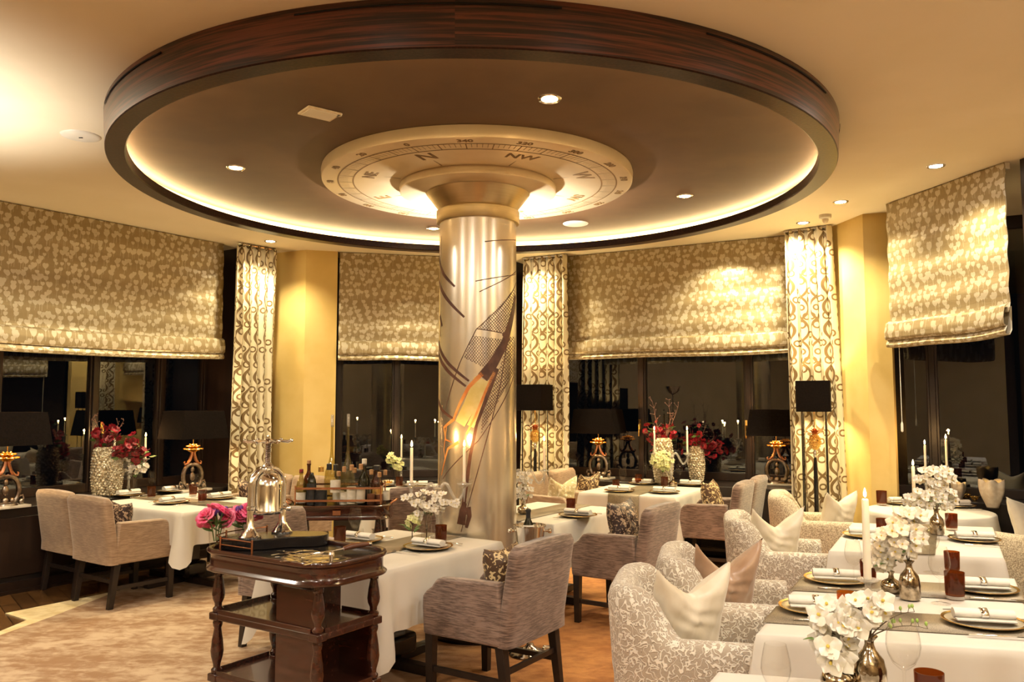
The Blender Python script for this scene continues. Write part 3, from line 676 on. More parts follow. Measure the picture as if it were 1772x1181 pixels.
Lb = Vector((WL1[0] - .07, WL1[1] - .1))
blind('long patterned roman blind over the left window', WL0, (WL[0] + (WL1[0] - WL[0]) * .90, WL[1] + (WL1[1] - WL[1]) * .90), 2.09, .0, .03)
blind('patterned roman blind over the window left of the column', (PE[0] + .02, PE[1]), (W2b[0] - .02, W2b[1]), 2.11, .02, .0)
d3 = (V2(W3b) - V2(W3a)).normalized(); p3 = V2(W3a) + d3 * .62
blind('wide patterned roman blind over the far window right of the column', p3, V2(W3b) - d3 * .02, 2.135, .02, .01)
blind('patterned roman blind with shiny hem at the right edge', (3.34, 7.12), (3.625, 5.86), 2.10, -.05, .02)

def curtain(label, a, b, zb=.03, pleats=7, flare=(0, 0), depth=.055, tie=0.0):
    a = V2(a); b = V2(b); t = thing('curtain', label, 'curtain'); L = (b - a).length; d = (b - a) / L; n_ = Vector((-d.y, d.x))
    def fn(u, v):
        f = 1 - v; e0_ = -flare[0] * f; e1 = flare[1] * f
        s = e0_ + (L + e1 - e0_) * u + .010 * sin(u * pleats * 4 * pi + v * 2)
        y = depth * (0.55 + .45 * f) * sin(u * pleats * 2 * pi + .4 * sin(v * 3)) + .012 * sin(u * 5 + v * 6)
        if v > .93: y *= .7 + .3 * sin(u * pleats * 6 * pi)
        p = a + d * s + n_ * y
        return (p.x, p.y, zb + (CEIL - .01 - zb) * v)
    MB().grid(fn, pleats * 16, 40, uvfn=lambda u, v: (u * L * 2.0, v * (CEIL - zb))).build('drape', 'curtain_scroll', t, solid=.004)
    MB().tube([(a.x, a.y, CEIL - .015), (b.x, b.y, CEIL - .015)], .012).build('rail', 'silver', t)
    return t
curtain('cream scroll patterned curtain at the left end beside the gold pier', (-2.98, 8.80), (-2.68, 9.20), pleats=5, flare=(.02, .0))
curtain('cream scroll patterned curtain just right of the column', (0.13, 9.76), (0.64, 9.49), pleats=6, flare=(.07, .0))
curtain('cream scroll patterned curtain in the far right corner behind the floor lamp', (2.76, 8.22), (3.13, 7.94), pleats=5, flare=(.0, .09))

# ------------------------------------------------------------------ seating
UV_ = Vector((.548, .836)); VV_ = Vector((-.836, .548))
AU = math.atan2(UV_.y, UV_.x)
def face(dx, dy): return math.atan2(dy, dx) - pi / 2          # rotation for a thing that faces +y
def mk_chair(fabric):
    def f():
        t = thing('dining_chair', '', 'chair')
        W, D = .30, .28
        for sx in (-1, 1):
            pr = [(-.27, .35), (.255, .35), (.265, .50), (.262, .555), (.235, .585), (.20, .61), (.165, .655), (.13, .665), (-.24, .675)]
            mb = MB(); x0 = sx * W; x1 = sx * (W - .065); n = len(pr)
            vs = [(x0, p[0], p[1]) for p in pr] + [(x1, p[0], p[1]) for p in pr]
            fs = [tuple(range(n)), tuple(reversed(range(n, 2 * n)))] + [(i, n + i, n + (i + 1) % n, (i + 1) % n) for i in range(n)]
            if sx > 0: fs = [tuple(reversed(q)) for q in fs]
            mb.add(vs, fs); mb.build('armrest', fabric, t, bev=.014, ang=60)
        mb = MB()
        def bk(u, v):   # closed section, u around
            a = u * 2 * pi; s = (abs(cos(a)) ** .35) * (1 if cos(a) >= 0 else -1); q = (abs(sin(a)) ** .5) * (1 if sin(a) >= 0 else -1)
            z = .35 + .515 * v; lean = -.085 * max(0, (v - .15)) ; sh = 1 - .35 * max(0, (v - .93)) / .07 * .4
            arch = .012 * (1 - s * s) if v > .9 else 0
            return (s * .30 * (1 - .02 * v) * (1 - .05 * max(0, (v - .94)) / .06), -.265 + lean + q * .052 * (1 - .45 * max(0, v - .94) / .06), z + arch)
        mb.grid(bk, 48, 28, closed=True)
        n = len(mb.v); mb.f.append(tuple(n - 48 + i for i in range(48))); mb.f.append(tuple(reversed(range(48))))
        mb.build('backrest', fabric, t, ang=50)
        MB().box((-.236, -.215, .352), (.236, .235, .455)).build('seat', fabric, t, bev=.03)
        MB().box((-.232, -.20, .455), (.232, .225, .50)).build('seat_cushion', fabric, t, bev=.02)
        for sx in (-1, 1):
            for y0, tilt in ((-.235, -.045), (.225, .0)):
                mb = MB(); a = .026; c = .020
                mb.add([(sx * .262 - a, y0 - a, .36), (sx * .262 + a, y0 - a, .36), (sx * .262 + a, y0 + a, .36), (sx * .262 - a, y0 + a, .36),
                        (sx * .262 - c, y0 + tilt - c, 0), (sx * .262 + c, y0 + tilt - c, 0), (sx * .262 + c, y0 + tilt + c, 0), (sx * .262 - c, y0 + tilt + c, 0)],
                       [(0, 1, 2, 3), (7, 6, 5, 4), (0, 4, 5, 1), (1, 5, 6, 2), (2, 6, 7, 3), (3, 7, 4, 0)])
                mb.build('leg', 'chair_leg_wood', t, smooth=False, bev=.003)
        for sx in (-1, 1): MB().box((sx * .262 - .011, -.25, .15), (sx * .262 + .011, .215, .18)).build('stretcher', 'chair_leg_wood', t, smooth=False)
        MB().box((-.25, -.262, .20), (.25, -.242, .228)).build('stretcher', 'chair_leg_wood', t, smooth=False)
        return t
    return Kind(f)
chair = mk_chair('chair_fabric'); chair_tan = mk_chair('chair_fabric_tan')
def mk_tub(fabric):
    def f():
        t = thing('tub_chair', '', 'armchair')
        def path(s, inset):
            # U path, s 0..1 : front-left arm end -> back -> front-right arm end ; opening towards +y
            W = .35 - inset; yb = -.34 + inset; yf = .31; R = .17 - inset * .5
            segs = [(yf - (yb + R)), pi / 2 * R, 2 * (W - R), pi / 2 * R, (yf - (yb + R))]; tot = sum(segs); d = s * tot
            if d < segs[0]: return (-W, yf - d)
            d -= segs[0]
            if d < segs[1]: a = d / R; return (-W + R - R * cos(a), yb + R - R * sin(a))
            d -= segs[1]
            if d < segs[2]: return (-W + R + d, yb)
            d -= segs[2]
            if d < segs[3]: a = d / R; return (W - R + R * sin(a), yb + R - R * cos(a))
            d -= segs[3]; return (W, yb + R + d)
        def top(s):
            q = abs(s - .5) * 2; k = min(1, max(0, (q - .36) / .22)); k = k * k * (3 - 2 * k); return .83 - .20 * k + (.0 if q < .3 else 0)
        prof = [(0, 0.10, 0), (0, .30, 0), (0, .6, 0), (0, .93, 0), (.012, .975, 0), (.035, 1.0, 0), (.075, 1.0, 0), (.10, .975, 0), (.112, .93, 0), (.115, .6, 0), (.115, .42, 0)]
        def fn(u, v):
            k = v * (len(prof) - 1); i = min(int(k + 1e-6), len(prof) - 2); fr = k - i
            ins = prof[i][0] * (1 - fr) + prof[i + 1][0] * fr; h = prof[i][1] * (1 - fr) + prof[i + 1][1] * fr
            x, y = path(u, ins); zt = top(u); z = h * zt if h > .5 else h
            q = 1 - max(0, abs(u - .5) * 2 - .93) / .07 * .25
            bulge = .02 * sin(pi * min(1, h)) ; n = math.hypot(x, y) or 1
            if y < 0: y -= .05 * max(0, h - .45)
            return (x * (1 + bulge * .5), y, z)
        mb = MB(); mb.grid(fn, 60, len(prof) * 2 - 2)
        W_ = 61; rows = len(mb.v) // W_
        mb.f.append(tuple(j * W_ for j in range(rows))); mb.f.append(tuple(reversed([j * W_ + 60 for j in range(rows)])))
        mb.build('shell', fabric, t, bev=0, ang=50)
        mb = MB(); mb.box((-.232, -.20, .14), (.232, .315, .40)); mb.build('seat', fabric, t, bev=.03)
        MB().box((-.228, -.16, .40), (.228, .325, .475)).build('seat_cushion', fabric, t, bev=.03)
        mb = MB(); mb.grid(lambda u, v: (-.225 + .45 * u, -.225 - .07 * v + .05 * sin(pi * u) ** .4 * sin(pi * min(1, v + .12)) ** .5, .44 + .36 * v), 20, 14)
        mb.build('back_cushion', fabric, t, solid=.03)
        for sx in (-1, 1):
            for sy in (-.24, .24): MB().box((sx * .27 - .022, sy - .022, 0), (sx * .27 + .022, sy + .022, .11)).build('leg', 'chair_leg_wood', t, smooth=False)
        return t
    return Kind(f)
tub = mk_tub('vermicelli'); tub_b = mk_tub('boucle')
def pillow(mat, loc, rz, lean, label, size=.40, dip=.09, thick=.075, cat='cushion', group=None):
    t = thing('cushion', label, cat, loc, rz, group)
    h = size / 2
    def side(sg):
        def fn(u, v):
            a = u * 2 - 1; b_ = v * 2 - 1
            th = thick * ((1 - a ** 4) * (1 - b_ ** 4)) ** .6
            x = a * h * (1 - .10 * (1 - b_ * b_)); z = h + b_ * h * (1 - .05 * (1 - a * a))
            z -= dip * sqrt(max(0, 1 - sqrt(a * a + .012) / .95)) ** 1.6 * max(0, b_ + .25) / 1.25
            th *= 1 - .55 * exp(-(a / .3) ** 2) * max(0, b_)
            wr = (.005 * sin(a * 9 + b_ * 5) + .004 * sin(b_ * 14 - a * 7) + .003 * sin(a * 21 + 3 * b_)) * (1 - a * a) * (1 - b_ * b_)
            return (x, sg * th + wr, z)
        return fn
    mb = MB(); mb.grid(side(1), 26, 26); mb.grid(side(-1), 26, 26)
    o = mb.build('cover', mat, t, ang=180); o.rotation_euler = (lean, 0, 0)
    return t
def L3v(p, z=0): return Vector((p[0], p[1], z))

# ------------------------------------------------------------------ tables, cloths, runners
TABLES = {}
def quad(n, a, La, b_, Lb_):
    n = V2(n); a = Vector(a).normalized() * La; b_ = Vector(b_).normalized() * Lb_; return [n, n + a, n + a + b_, n + b_]
def cloth_mesh(Q, z, drop, spike=.17, step=.018):
    Q = [V2(q) for q in Q]; c = sum(Q, Vector((0, 0))) / 4
    area = sum(Q[i].x * Q[(i + 1) % 4].y - Q[(i + 1) % 4].x * Q[i].y for i in range(4))
    if area < 0: Q = Q[::-1]
    per = []
    for i in range(4):
        p, q = Q[i], Q[(i + 1) % 4]; L = (q - p).length; n = max(8, int(L / step)); d = (q - p) / L; nr = Vector((d.y, -d.x))
        for k in range(n):
            s = k / n * L; dc = min(s, L - s); w_ = 0.5 * exp(-(dc / .02) ** 2)
            pc = Q[i] if s < L / 2 else Q[(i + 1) % 4]; dd = (pc - c).normalized()
            nn = (nr * (1 - w_ * 2) + dd * (w_ * 2)) if w_ > .02 else nr
            per.append((p + d * s, nn.normalized(), dc, i + s / L))
    rows = 16; mb = MB(); N = len(per)
    ins = [(.020, 0), (.006, -.0008), (0.0, -.006)]
    vs = []
    for off, dz in ins:
        for p, n, dc, s in per:
            q = p - n * off; vs.append((q.x, q.y, z + dz))
    for r in range(1, rows + 1):
        t = r / rows
        for p, n, dc, s in per:
            ek = exp(-(dc / .085) ** 2); dr = drop + spike * exp(-(dc / .06) ** 2)
            fold = .010 * sin(s * 17) + .006 * sin(s * 41 + 1)
            valley = -.035 * exp(-((dc - .13) / .06) ** 2)
            o = .006 + t * (.012 + .085 * ek + valley + fold * (1 - ek))
            q = p + n * o; vs.append((q.x, q.y, z - .008 - dr * t))
    fs = [tuple(range(N))]
    for r in range(len(ins) + rows - 1):
        for i in range(N): fs.append((r * N + i, (r + 1) * N + i, (r + 1) * N + (i + 1) % N, r * N + (i + 1) % N))
    mb.add(vs, fs); return mb
def table(key, Q, label, clabel, drop=.30, spike=.17, base='pedestal', z=TZ):
    Q = [V2(q) for q in Q]; c = sum(Q, Vector((0, 0))) / 4; TABLES[key] = (Q, c)
    a = (Q[1] - Q[0]); rz = math.atan2(a.y, a.x); b_ = Q[3] - Q[0]
    t = thing('dining_table', label, 'table', (c.x, c.y, 0), rz, 'cloth covered restaurant tables')
    R = Matrix.Rotation(-rz, 2); loc = [R @ (q - c) * .975 for q in Q]
    mb = MB(); mb.prism([(p.x, p.y) for p in loc], z - .045, z - .012); mb.build('tabletop', 'chair_leg_wood', t, smooth=False)
    lx, ly = abs(loc[1].x - loc[0].x) / 2, abs(loc[3].y - loc[0].y) / 2
    MB().box((-.09, -.09, .10), (.09, .09, z - .04)).build('pedestal', 'black_lacquer', t, bev=.02)
    MB().prism([(-.17, -.11), (.17, -.11), (.17, .11), (-.17, .11)], .07, .20).build('pedestal_foot', 'black_lacquer', t, bev=.03)
    MB().box((-.035, -ly * .78, .013), (.035, ly * .78, .07)).build('foot_bar', 'chair_leg_wood', t, smooth=False, bev=.006)
    MB().box((-lx * .78, -.035, .013), (lx * .78, .035, .068)).build('foot_bar', 'chair_leg_wood', t, smooth=False, bev=.006)
    o = cloth_mesh(Q, z, drop, spike).build('tablecloth', 'linen', ang=70); o['label'] = clabel; o['category'] = 'tablecloth'; o['group'] = 'white tablecloths'
    return Q
def runner(key, frac0, frac1, along, label, drop=.0, z=TZ, over=(1, 1)):
    """strip between fractions of the cross side; along='b' runs from Q0Q1 side to Q3Q2 side, 'a' from Q0Q3 to Q1Q2"""
    Q, c = TABLES[key]
    if along == 'b': A, B, C_, D = Q[0], Q[1], Q[2], Q[3]
    else: A, B, C_, D = Q[3], Q[0], Q[1], Q[2]
    p0 = A + (B - A) * frac0; p1 = A + (B - A) * frac1; q0 = D + (C_ - D) * frac0; q1 = D + (C_ - D) * frac1
    d = (q0 - p0).normalized(); mb = MB(); prof = []
    L = (q0 - p0).length; dz = .004
    pts = []
    if over[0] and drop: pts += [(-.034, -drop), (-.026, -drop * .5), (-.018, -.02)]
    pts += [(-.010, .001), (.0, dz), (.03, dz), (L * .5, dz), (L - .03, dz), (L, dz), (L + .010, .001)]
    if over[1] and drop: pts += [(L + .018, -.02), (L + .026, -drop * .5), (L + .034, -drop)]
    vs = []
    for s, h in pts:
        for p in (p0, p1): q = p + d * s; vs.append((q.x, q.y, z + h))
    fs = [(2 * i, 2 * i + 1, 2 * i + 3, 2 * i + 2) for i in range(len(pts) - 1)]
    mb.add(vs, fs); o = mb.build('table_runner', 'runner_metal', solid=.002, ang=60); o['label'] = label; o['category'] = 'table runner'; o['group'] = 'taupe table runners'

def P2(px, py, z=TZ): p = at(px, py, z); return Vector((p.x, p.y))
t1n = P2(315, 888); Q1 = table('T1', quad(t1n, VV_, 1.30, UV_, 1.02), 'square table by the left window', 'white tablecloth on the table by the left window', .27, .16)
t2n = P2(661, 991) + VV_ * .02; Q2 = table('T2', quad(t2n, UV_, 1.16, VV_, .92), 'table in front of the column behind the wooden serving trolley', 'white tablecloth with pointed corner right of the wooden serving trolley', .33, .17)
t3n = P2(958, 908); Q3 = table('T3', quad(t3n, UV_, 1.14, VV_, .84), 'table just right of the column behind the champagne bucket', 'white tablecloth on the table beside the champagne bucket', .34, .15)
t4l = P2(1001, 851); t4r = P2(1165, 861)
a4 = Vector((.877, -.48)); b4 = Vector((.48, .877))
Q4 = table('T4', quad(t4l + Vector((0.0, -.05)), a4, 1.0, b4, 1.02), 'far table in front of the window with the silver vases', 'white tablecloth on the far table with grey runner hanging over its front', .40, .14)
Q5 = table('T5', quad((-1.45, 8.30), (1, .12), .95, (-.12, 1), .85), 'far table half hidden behind the column on its left', 'white tablecloth on the far table left of the column', .34, .12)
a7 = Vector((.97, -.235)); b7 = Vector((.47, .883))
Q7 = table('T7', quad(P2(1308, 1097), a7, .98, b7, 1.40), 'long table at the right beside the two cream tub chairs', 'white tablecloth on the long right hand table', .36, .12)
Q8 = table('T8', quad(P2(1434, 953), a7, .95, b7, 1.32), 'right hand table behind the long one, single setting each side', 'white tablecloth on the right table with the bouquet in the middle', .34, .15)
t6 = P2(1242, 1162); Q6 = table('T6', quad(t6 - b7 * 1.0, a7, 1.0, b7, 1.0), 'nearest table at the bottom right corner', 'white tablecloth at the bottom right corner of the room', .34, .12)
# round table in the alcove
c9 = Vector((3.47, 6.91)); R9 = .48
t = thing('round_table', 'round table by the right window under a draped cloth', 'table', (c9.x, c9.y, 0))
MB().lathe([(0, TZ - .04), (R9 - .03, TZ - .04), (R9 - .03, TZ - .012), (0, TZ - .012)], 40).build('tabletop', 'chair_leg_wood', t)
MB().lathe([(.28, .013), (.28, .04), (.06, .07), (.05, TZ - .04)], 24).build('pedestal', 'black_lacquer', t)
mb = MB(); N = 180; vs = []; rows = 14
for r in range(-2, rows + 1):
    for i in range(N):
        a = 2 * pi * i / N
        if r == -2: q, z = R9 - .02, TZ
        elif r == -1: q, z = R9, TZ - .003
        else:
            k = r / rows; q = R9 + .008 + k * (.04 + .035 * sin(a * 11 + .6 * sin(a * 3))); z = TZ - .012 - .42 * k * (1 + .06 * cos(a * 4))
        vs.append((c9.x + q * cos(a), c9.y + q * sin(a), z))
fs = [tuple(range(N))] + [(r * N + i, (r + 1) * N + i, (r + 1) * N + (i + 1) % N, r * N + (i + 1) % N) for r in range(rows + 2) for i in range(N)]
mb.add(vs, fs); o = mb.build('tablecloth', 'linen', ang=70); o['label'] = 'white draped cloth with soft folds on the round table'; o['category'] = 'tablecloth'; o['group'] = 'white tablecloths'
TABLES['T9'] = (None, c9)
runner('T1', .36, .64, 'b' if False else 'a', 'taupe runner across the table by the left window')
runner('T2', .34, .66, 'a', 'taupe runner across the table in front of the column', .0)
runner('T3', .34, .66, 'a', 'taupe runner across the table beside the champagne bucket')
runner('T4', .32, .64, 'b', 'grey runner hanging over the front of the far table', .26, over=(1, 0))
runner('T5', .34, .66, 'b', 'taupe runner on the far table left of the column')
runner('T7', .17, .42, 'a', 'taupe runner across the near half of the long right table')
runner('T7', .66, .88, 'a', 'taupe runner across the far half of the long right table')
runner('T8', .36, .62, 'b', 'taupe runner along the right table under the bouquet')

# ------------------------------------------------------------------ chairs in place
def put_chair(kind, origin, out, along, label, facing, group='upholstered dining armchairs'):
    return kind(L3v(origin + out + along), face(facing.x, facing.y), label, group)
ch = {}
def C(key, kind, pos, facing, label, group='upholstered dining armchairs', scale=None):
    ch[key] = (Vector(pos), facing.normalized()); return kind((pos[0], pos[1], 0), face(facing.x, facing.y), label, group, scale)
A0 = at(191, 1058, 0); A1 = at(131, 1041, 0)
dA = Vector((.58, .815)); sA = Vector((.815, -.58))
cA = Vector((A0.x, A0.y)) - sA * .262 + dA * .27
C('A', chair_tan, cA, dA, 'taupe armchair at the left window table, nearer the viewer')
C('B', chair_tan, cA - sA * .66 + dA * .06, dA, 'taupe armchair at the left window table, next to the window')
C('C1', chair_tan, t1n + UV_ * 1.42 + VV_ * .96, -UV_, 'armchair on the far side of the left window table, beside the curtain')
C('C2', chair_tan, t1n + UV_ * 1.44 + VV_ * .36, -UV_, 'armchair on the far side of the left window table, behind the bottle trolley')
C('D', chair, Q2[0] + UV_ * .62 + VV_ * 1.24, -VV_, 'armchair behind the silver press, facing the table in front of the column')
F0 = at(866, 1119, .36); cF = Vector((F0.x, F0.y)) - VV_ * -.27 + UV_ * .30 - VV_ * .0
cF = Vector((F0.x, F0.y)) + VV_ * .25 + UV_ * .29
C('F', chair, cF, VV_, 'large brown armchair in the front centre with its back to the right')
m0 = at(999, 1080, 0); cM = Vector((m0.x, m0.y)) - VV_ * .23 + UV_ * .262
C('M', chair, cM, VV_, 'brown armchair right of the champagne bucket')
C('R1', chair, Q4[1] + a4 * .24 + b4 * .30, -a4, 'brown armchair at the right side of the far window table, nearer')
C('R2', chair, Q4[1] + a4 * .24 + b4 * .93, -a4, 'brown armchair at the right side of the far window table, next to the lamp')
C('L1', chair_tan, Q4[0] - a4 * .30 + b4 * .22, a4, 'tan armchair left of the far window table, nearer')
C('L2', chair_tan, Q4[0] - a4 * .26 + b4 * .86, a4, 'tan armchair left of the far window table, by the window lamp')
C('T5c', chair, (-.82, 7.62), Vector((-.1, 1)), 'armchair seen from behind between the bottle trolley and the column')
C('T7c', chair, Q7[2] + Vector((.33, -.32)), -a7, 'dark brown armchair at the right edge beside the long table')
g = 'cream tub chairs'
n7 = Vector((-a7.y, a7.x))
C('S1', tub, Q7[0] + b7 * .48 - a7 * .36, a7, 'cream vermicelli tub chair in the front with the ivory satin cushion', g)
C('S2', tub, Q7[0] + b7 * 1.20 - a7 * .38, a7, 'cream vermicelli tub chair with the taupe satin cushion', g)
C('S3', tub, Q8[0] + b7 * .72 - a7 * .42, a7, 'cream vermicelli tub chair at the second right hand table', g)
C('S4', tub_b, (2.60, 7.20), Vector((.95, -.3)), 'cream boucle tub chair in the corner below the floor lamp', g)
C('S5', tub_b, (4.02, 6.35), Vector((-.42, .9)), 'boucle tub chair at the right edge, seen from behind', g)
# brass pull on the back of the chair at the right edge
def on_chair(key, x, y, z):
    p, f = ch[key]; s = Vector((f.y, -f.x)); q = p + s * x + f * y; return (q.x, q.y, z)
def rzc(key): f = ch[key][1]; return face(f.x, f.y)
h = thing('back_handle', 'small brass pull on the back of the tub chair at the right edge', 'handle', on_chair('S5', -.12, -.372, .70), rzc('S5'))
MB().tube([(-.045, 0.0, 0), (-.045, -.03, 0), (.045, -.03, 0), (.045, 0.0, 0)], .008).build('grip', 'gold', h); MB().box((-.055, -.002, -.012), (.055, .006, .012)).build('plate', 'gold', h)
pillow('satin_ivory', on_chair('S1', .0, -.07, .475), face(.50, -.86), -.26, 'large ivory satin cushion on the front tub chair', .44, .14)
pillow('satin_taupe', on_chair('S2', .0, -.06, .475), face(.42, -.9), -.26, 'taupe satin cushion on the second tub chair', .44, .17)
pillow('satin_ivory', on_chair('S3', .0, -.06, .475), face(.35, -.93), -.26, 'ivory satin cushion on the tub chair behind the taupe cushion', .44, .15)
pillow('satin_ivory', on_chair('S4', -.02, .17, .475), face(.5, -.85), -.26, 'cream cushion on the corner tub chair below the floor lamp', .40, .10)
pillow('satin_ivory', on_chair('S5', -.02, -.02, .47), rzc('S5'), -.25, 'white cushion showing above the tub chair at the right edge', .44, .06)
pillow('velvet_brown', on_chair('A', .0, -.13, .49), rzc('A'), -.20, 'dark patterned cushion on the left armchair', .32, .02)
pillow('velvet_brown', on_chair('C1', -.02, -.09, .49), rzc('C1'), -.22, 'dark patterned cushion on the armchair beside the left curtain', .36, .04)
pillow('velvet_gold', on_chair('F', .0, -.12, .49), rzc('F'), -.20, 'brown and gold patterned cushion on the front centre armchair', .33, .02)
pillow('velvet_brown', on_chair('M', .02, -.06, .49), rzc('M'), -.20, 'dark red patterned cushion on the armchair right of the bucket', .40, .02)
pillow('velvet_gold', on_chair('R1', .04, -.06, .49), rzc('R1'), -.22, 'gold patterned cushion on the armchair right of the far table', .38, .03)
pillow('velvet_cream', on_chair('L1', .06, .0, .49), rzc('L1') - .4, -.22, 'cream patterned cushion with dipped top on the tan armchair', .38, .09)
pillow('velvet_gold', on_chair('L2', .04, -.04, .49), rzc('L2') - .2, -.22, 'gold patterned cushion on the tan armchair by the window lamp', .36, .06)


# ------------------------------------------------------------------ candles, glass and silver
def mk_candle(h, r=.0105):
    def f():
        t = thing('candle', '', 'candle')
        MB().lathe([(0, 0), (r, 0), (r * .88, h - .004), (r * .7, h), (0, h)], 16).build('wax_body', 'wax', t)
        MB().tube([(0, 0, h), (0, .001, h + .012)], .0012, 6).build('wick', 'night', t)
        MB().lathe([(0, h + .006), (.005, h + .012), (.0068, h + .020), (.005, h + .032), (.0018, h + .044), (0, h + .048)], 12).build('flame', 'flame', t)
        return t
    return Kind(f)
CAND = {}
def candle(x, y, z, h, label, group='lit white candles', r=.0105):
    k = (round(h, 3), r)
    if k not in CAND: CAND[k] = mk_candle(h, r)
    o = CAND[k]((x, y, z), 0, label, group)
    lamp('POINT', 'candle_light', (x, y, z + h + .05), 2.2, (1.0, .55, .20), .012)
    return o
def mk_candelabra():
    t = thing('candelabra', '', 'candelabra')
    MB().lathe([(0, 0), (.055, 0), (.058, .006), (.05, .012), (.02, .018), (.012, .03), (.018, .05), (.012, .07), (.010, .12), (.018, .14), (.010, .16), (.010, .24), (.020, .26), (.012, .28), (.03, .30), (.034, .305), (.010, .31), (.012, .325), (0, .33)], 24).build('stem', 'crystal', t)
    for s in (-1, 1):
        pts = []
        for i in range(25):
            u = i / 24; x = s * (.012 + .148 * u); z = .285 + .055 * sin(u * 2 * pi * .95 + .2) * (1 - .15 * u) - .010 * u
            pts.append((x, 0, z))
        pts += [(s * .163, 0, .262), (s * .166, 0, .285), (s * .166, 0, .305)]
        MB().tube(pts, [.0105] * 25 + [.0105, .011, .011], 10).build('arm', 'crystal', t)
        cup = MB().lathe([(.008, .300), (.014, .308), (.034, .325), (.045, .330), (.044, .334), (.016, .330), (.014, .345), (.012, .345), (.012, .326), (0, .326)], 24, T(s * .166)).build('cup', 'crystal', t)
        MB().tube([(s * .166, 0, .262), (s * .166, 0, .22)], [.007, .002], 8).build('drop', 'crystal', t)
    return t
candelabra = Kind(mk_candelabra)
def place_candelabra(p, rz, label, where, h=.24, sc=1.0):
    candelabra((p.x, p.y, TZ + .004), rz, label, 'glass candelabra', sc)
    for s, nm in ((-1, 'left'), (1, 'right')):
        candle(p.x + s * .166 * cos(rz) * sc, p.y + s * .166 * sin(rz) * sc, TZ + .004 + .327 * sc, h, 'lit white candle in the %s cup of the candelabra %s' % (nm, where))
def mk_stick(h):
    def f():
        t = thing('candlestick', '', 'candlestick')
        MB().lathe([(0, 0), (.045, 0), (.047, .006), (.02, .014), (.012, .03), (.02, .045), (.012, .06), (.012, h * .8), (.022, h * .86), (.012, h * .9), (.035, h - .014), (.045, h - .008), (.043, h - .004), (.016, h - .008), (.014, h + .012), (.012, h + .012), (.012, h - .008), (0, h - .008)], 24).build('body', 'crystal', t)
        return t
    return Kind(f)
low_stick = mk_stick(.12); tall_stick = mk_stick(.26)
def mk_wine(sc=1.0, shape=0):
    def f():
        t = thing('wine_glass', '', 'glass')
        MB().lathe([(0, 0), (.036, .001), (.036, .003), (.010, .006), (.0038, .012), (.0033, .05), (.0035, .092), (.006, .098)], 24).build('stem', 'clear_glass', t)
        MB().lathe([(.0, .097), (.012, .101), (.026, .114), (.036, .135), (.040, .155), (.0385, .175), (.034, .20), (.029, .222), (.0275, .222), (.0325, .20), (.037, .175), (.0385, .155), (.0345, .136), (.025, .117), (0, .102)], 28).build('bowl', 'clear_glass', t)
        return t
    return Kind(f)
wine = mk_wine()
def mk_tumbler(mat):
    def f():
        t = thing('amber_tumbler', '', 'tumbler')
        MB().lathe([(0, .012), (.034, .012), (.036, .020), (.038, .105), (.0355, .105), (.0335, .020), (0, .018)], 28).build('wall', mat, t)
        MB().lathe([(0, 0), (.034, 0), (.0355, .003), (.0345, .012), (0, .012)], 28).build('foot', 'crystal', t)
        return t
    return Kind(f)
tumbler = mk_tumbler('amber_glass'); tumbler_l = mk_tumbler('amber_light_glass')
def mk_charger():
    t = thing('charger_plate', '', 'plate')
    MB().lathe([(0, .003), (.095, .003), (.115, .006), (.150, .013), (.152, .015), (.150, .016), (.115, .009), (.095, .006), (0, .006)], 48).build('well', 'plate_silver', t)
    MB().lathe([(.140, .0125), (.1525, .0150), (.152, .0175), (.140, .0150)], 48).build('rim', 'gold', t)
    return t
charger = Kind(mk_charger)
def mk_napkin():
    t = thing('napkin_roll', '', 'napkin')
    mb = MB()
    def fn(u, v):
        a = u * 2 * pi; k = .8 + .2 * cos(2 * a); x = (v - .5) * .22 * (1 + .0 * sin(a))
        return (x, .031 * cos(a) * k * (1 + .05 * sin(v * 9)), .022 + .020 * sin(a) * (1 + .04 * sin(3 * a)))
    mb.grid(lambda u, v: fn(u, v), 28, 16, closed=True); n = len(mb.v); mb.f.append(tuple(n - 28 + i for i in range(28))); mb.f.append(tuple(reversed(range(28))))
    mb.build('roll', 'napkin_cotton', t)
    MB().box((-.108, -.052, .0), (.108, .030, .008)).build('fold', 'napkin_cotton', t, bev=.003, smooth=False)
    mb = MB(); mb.grid(lambda u, v: (.0 + .026 * (v - .5), .0335 * cos(u * 2 * pi) * (.8 + .2 * cos(4 * pi * u)), .0225 + .0225 * sin(u * 2 * pi)), 28, 2, closed=True)
    mb.build('ring', 'silver', t, solid=.0015)
    return t
napkin = Kind(mk_napkin)
def mk_fork():
    t = thing('fork', '', 'cutlery'); mb = MB(); pr = [(-.10, .006), (-.06, .0045), (.02, .003), (.045, .003), (.055, .010), (.072, .012)]
    for i in range(len(pr) - 1):
        (x0, w0), (x1, w1) = pr[i], pr[i + 1]
        mb.add([(x0, -w0, .002), (x0, w0, .002), (x1, w1, .004), (x1, -w1, .004), (x0, -w0, .0045), (x0, w0, .0045), (x1, w1, .0065), (x1, -w1, .0065)], [(0, 1, 2, 3), (7, 6, 5, 4), (0, 4, 5, 1), (1, 5, 6, 2), (2, 6, 7, 3), (3, 7, 4, 0)])
    mb.build('handle', 'silver', t)
    mb = MB()
    for k in range(4): mb.box((.07, -.012 + k * .0068, .004), (.105, -.0085 + k * .0068, .0065))
    mb.build('tines', 'silver', t, smooth=False); return t
fork = Kind(mk_fork)
def mk_knife():
    t = thing('knife', '', 'cutlery')
    MB().box((-.11, -.006, .001), (-.01, .006, .008)).build('handle', 'silver', t, bev=.003)
    MB().prism([(-.01, -.005), (.10, -.009), (.115, -.002), (.11, .004), (-.01, .005)], .002, .0045).build('blade', 'silver', t, smooth=False); return t
knife = Kind(mk_knife)
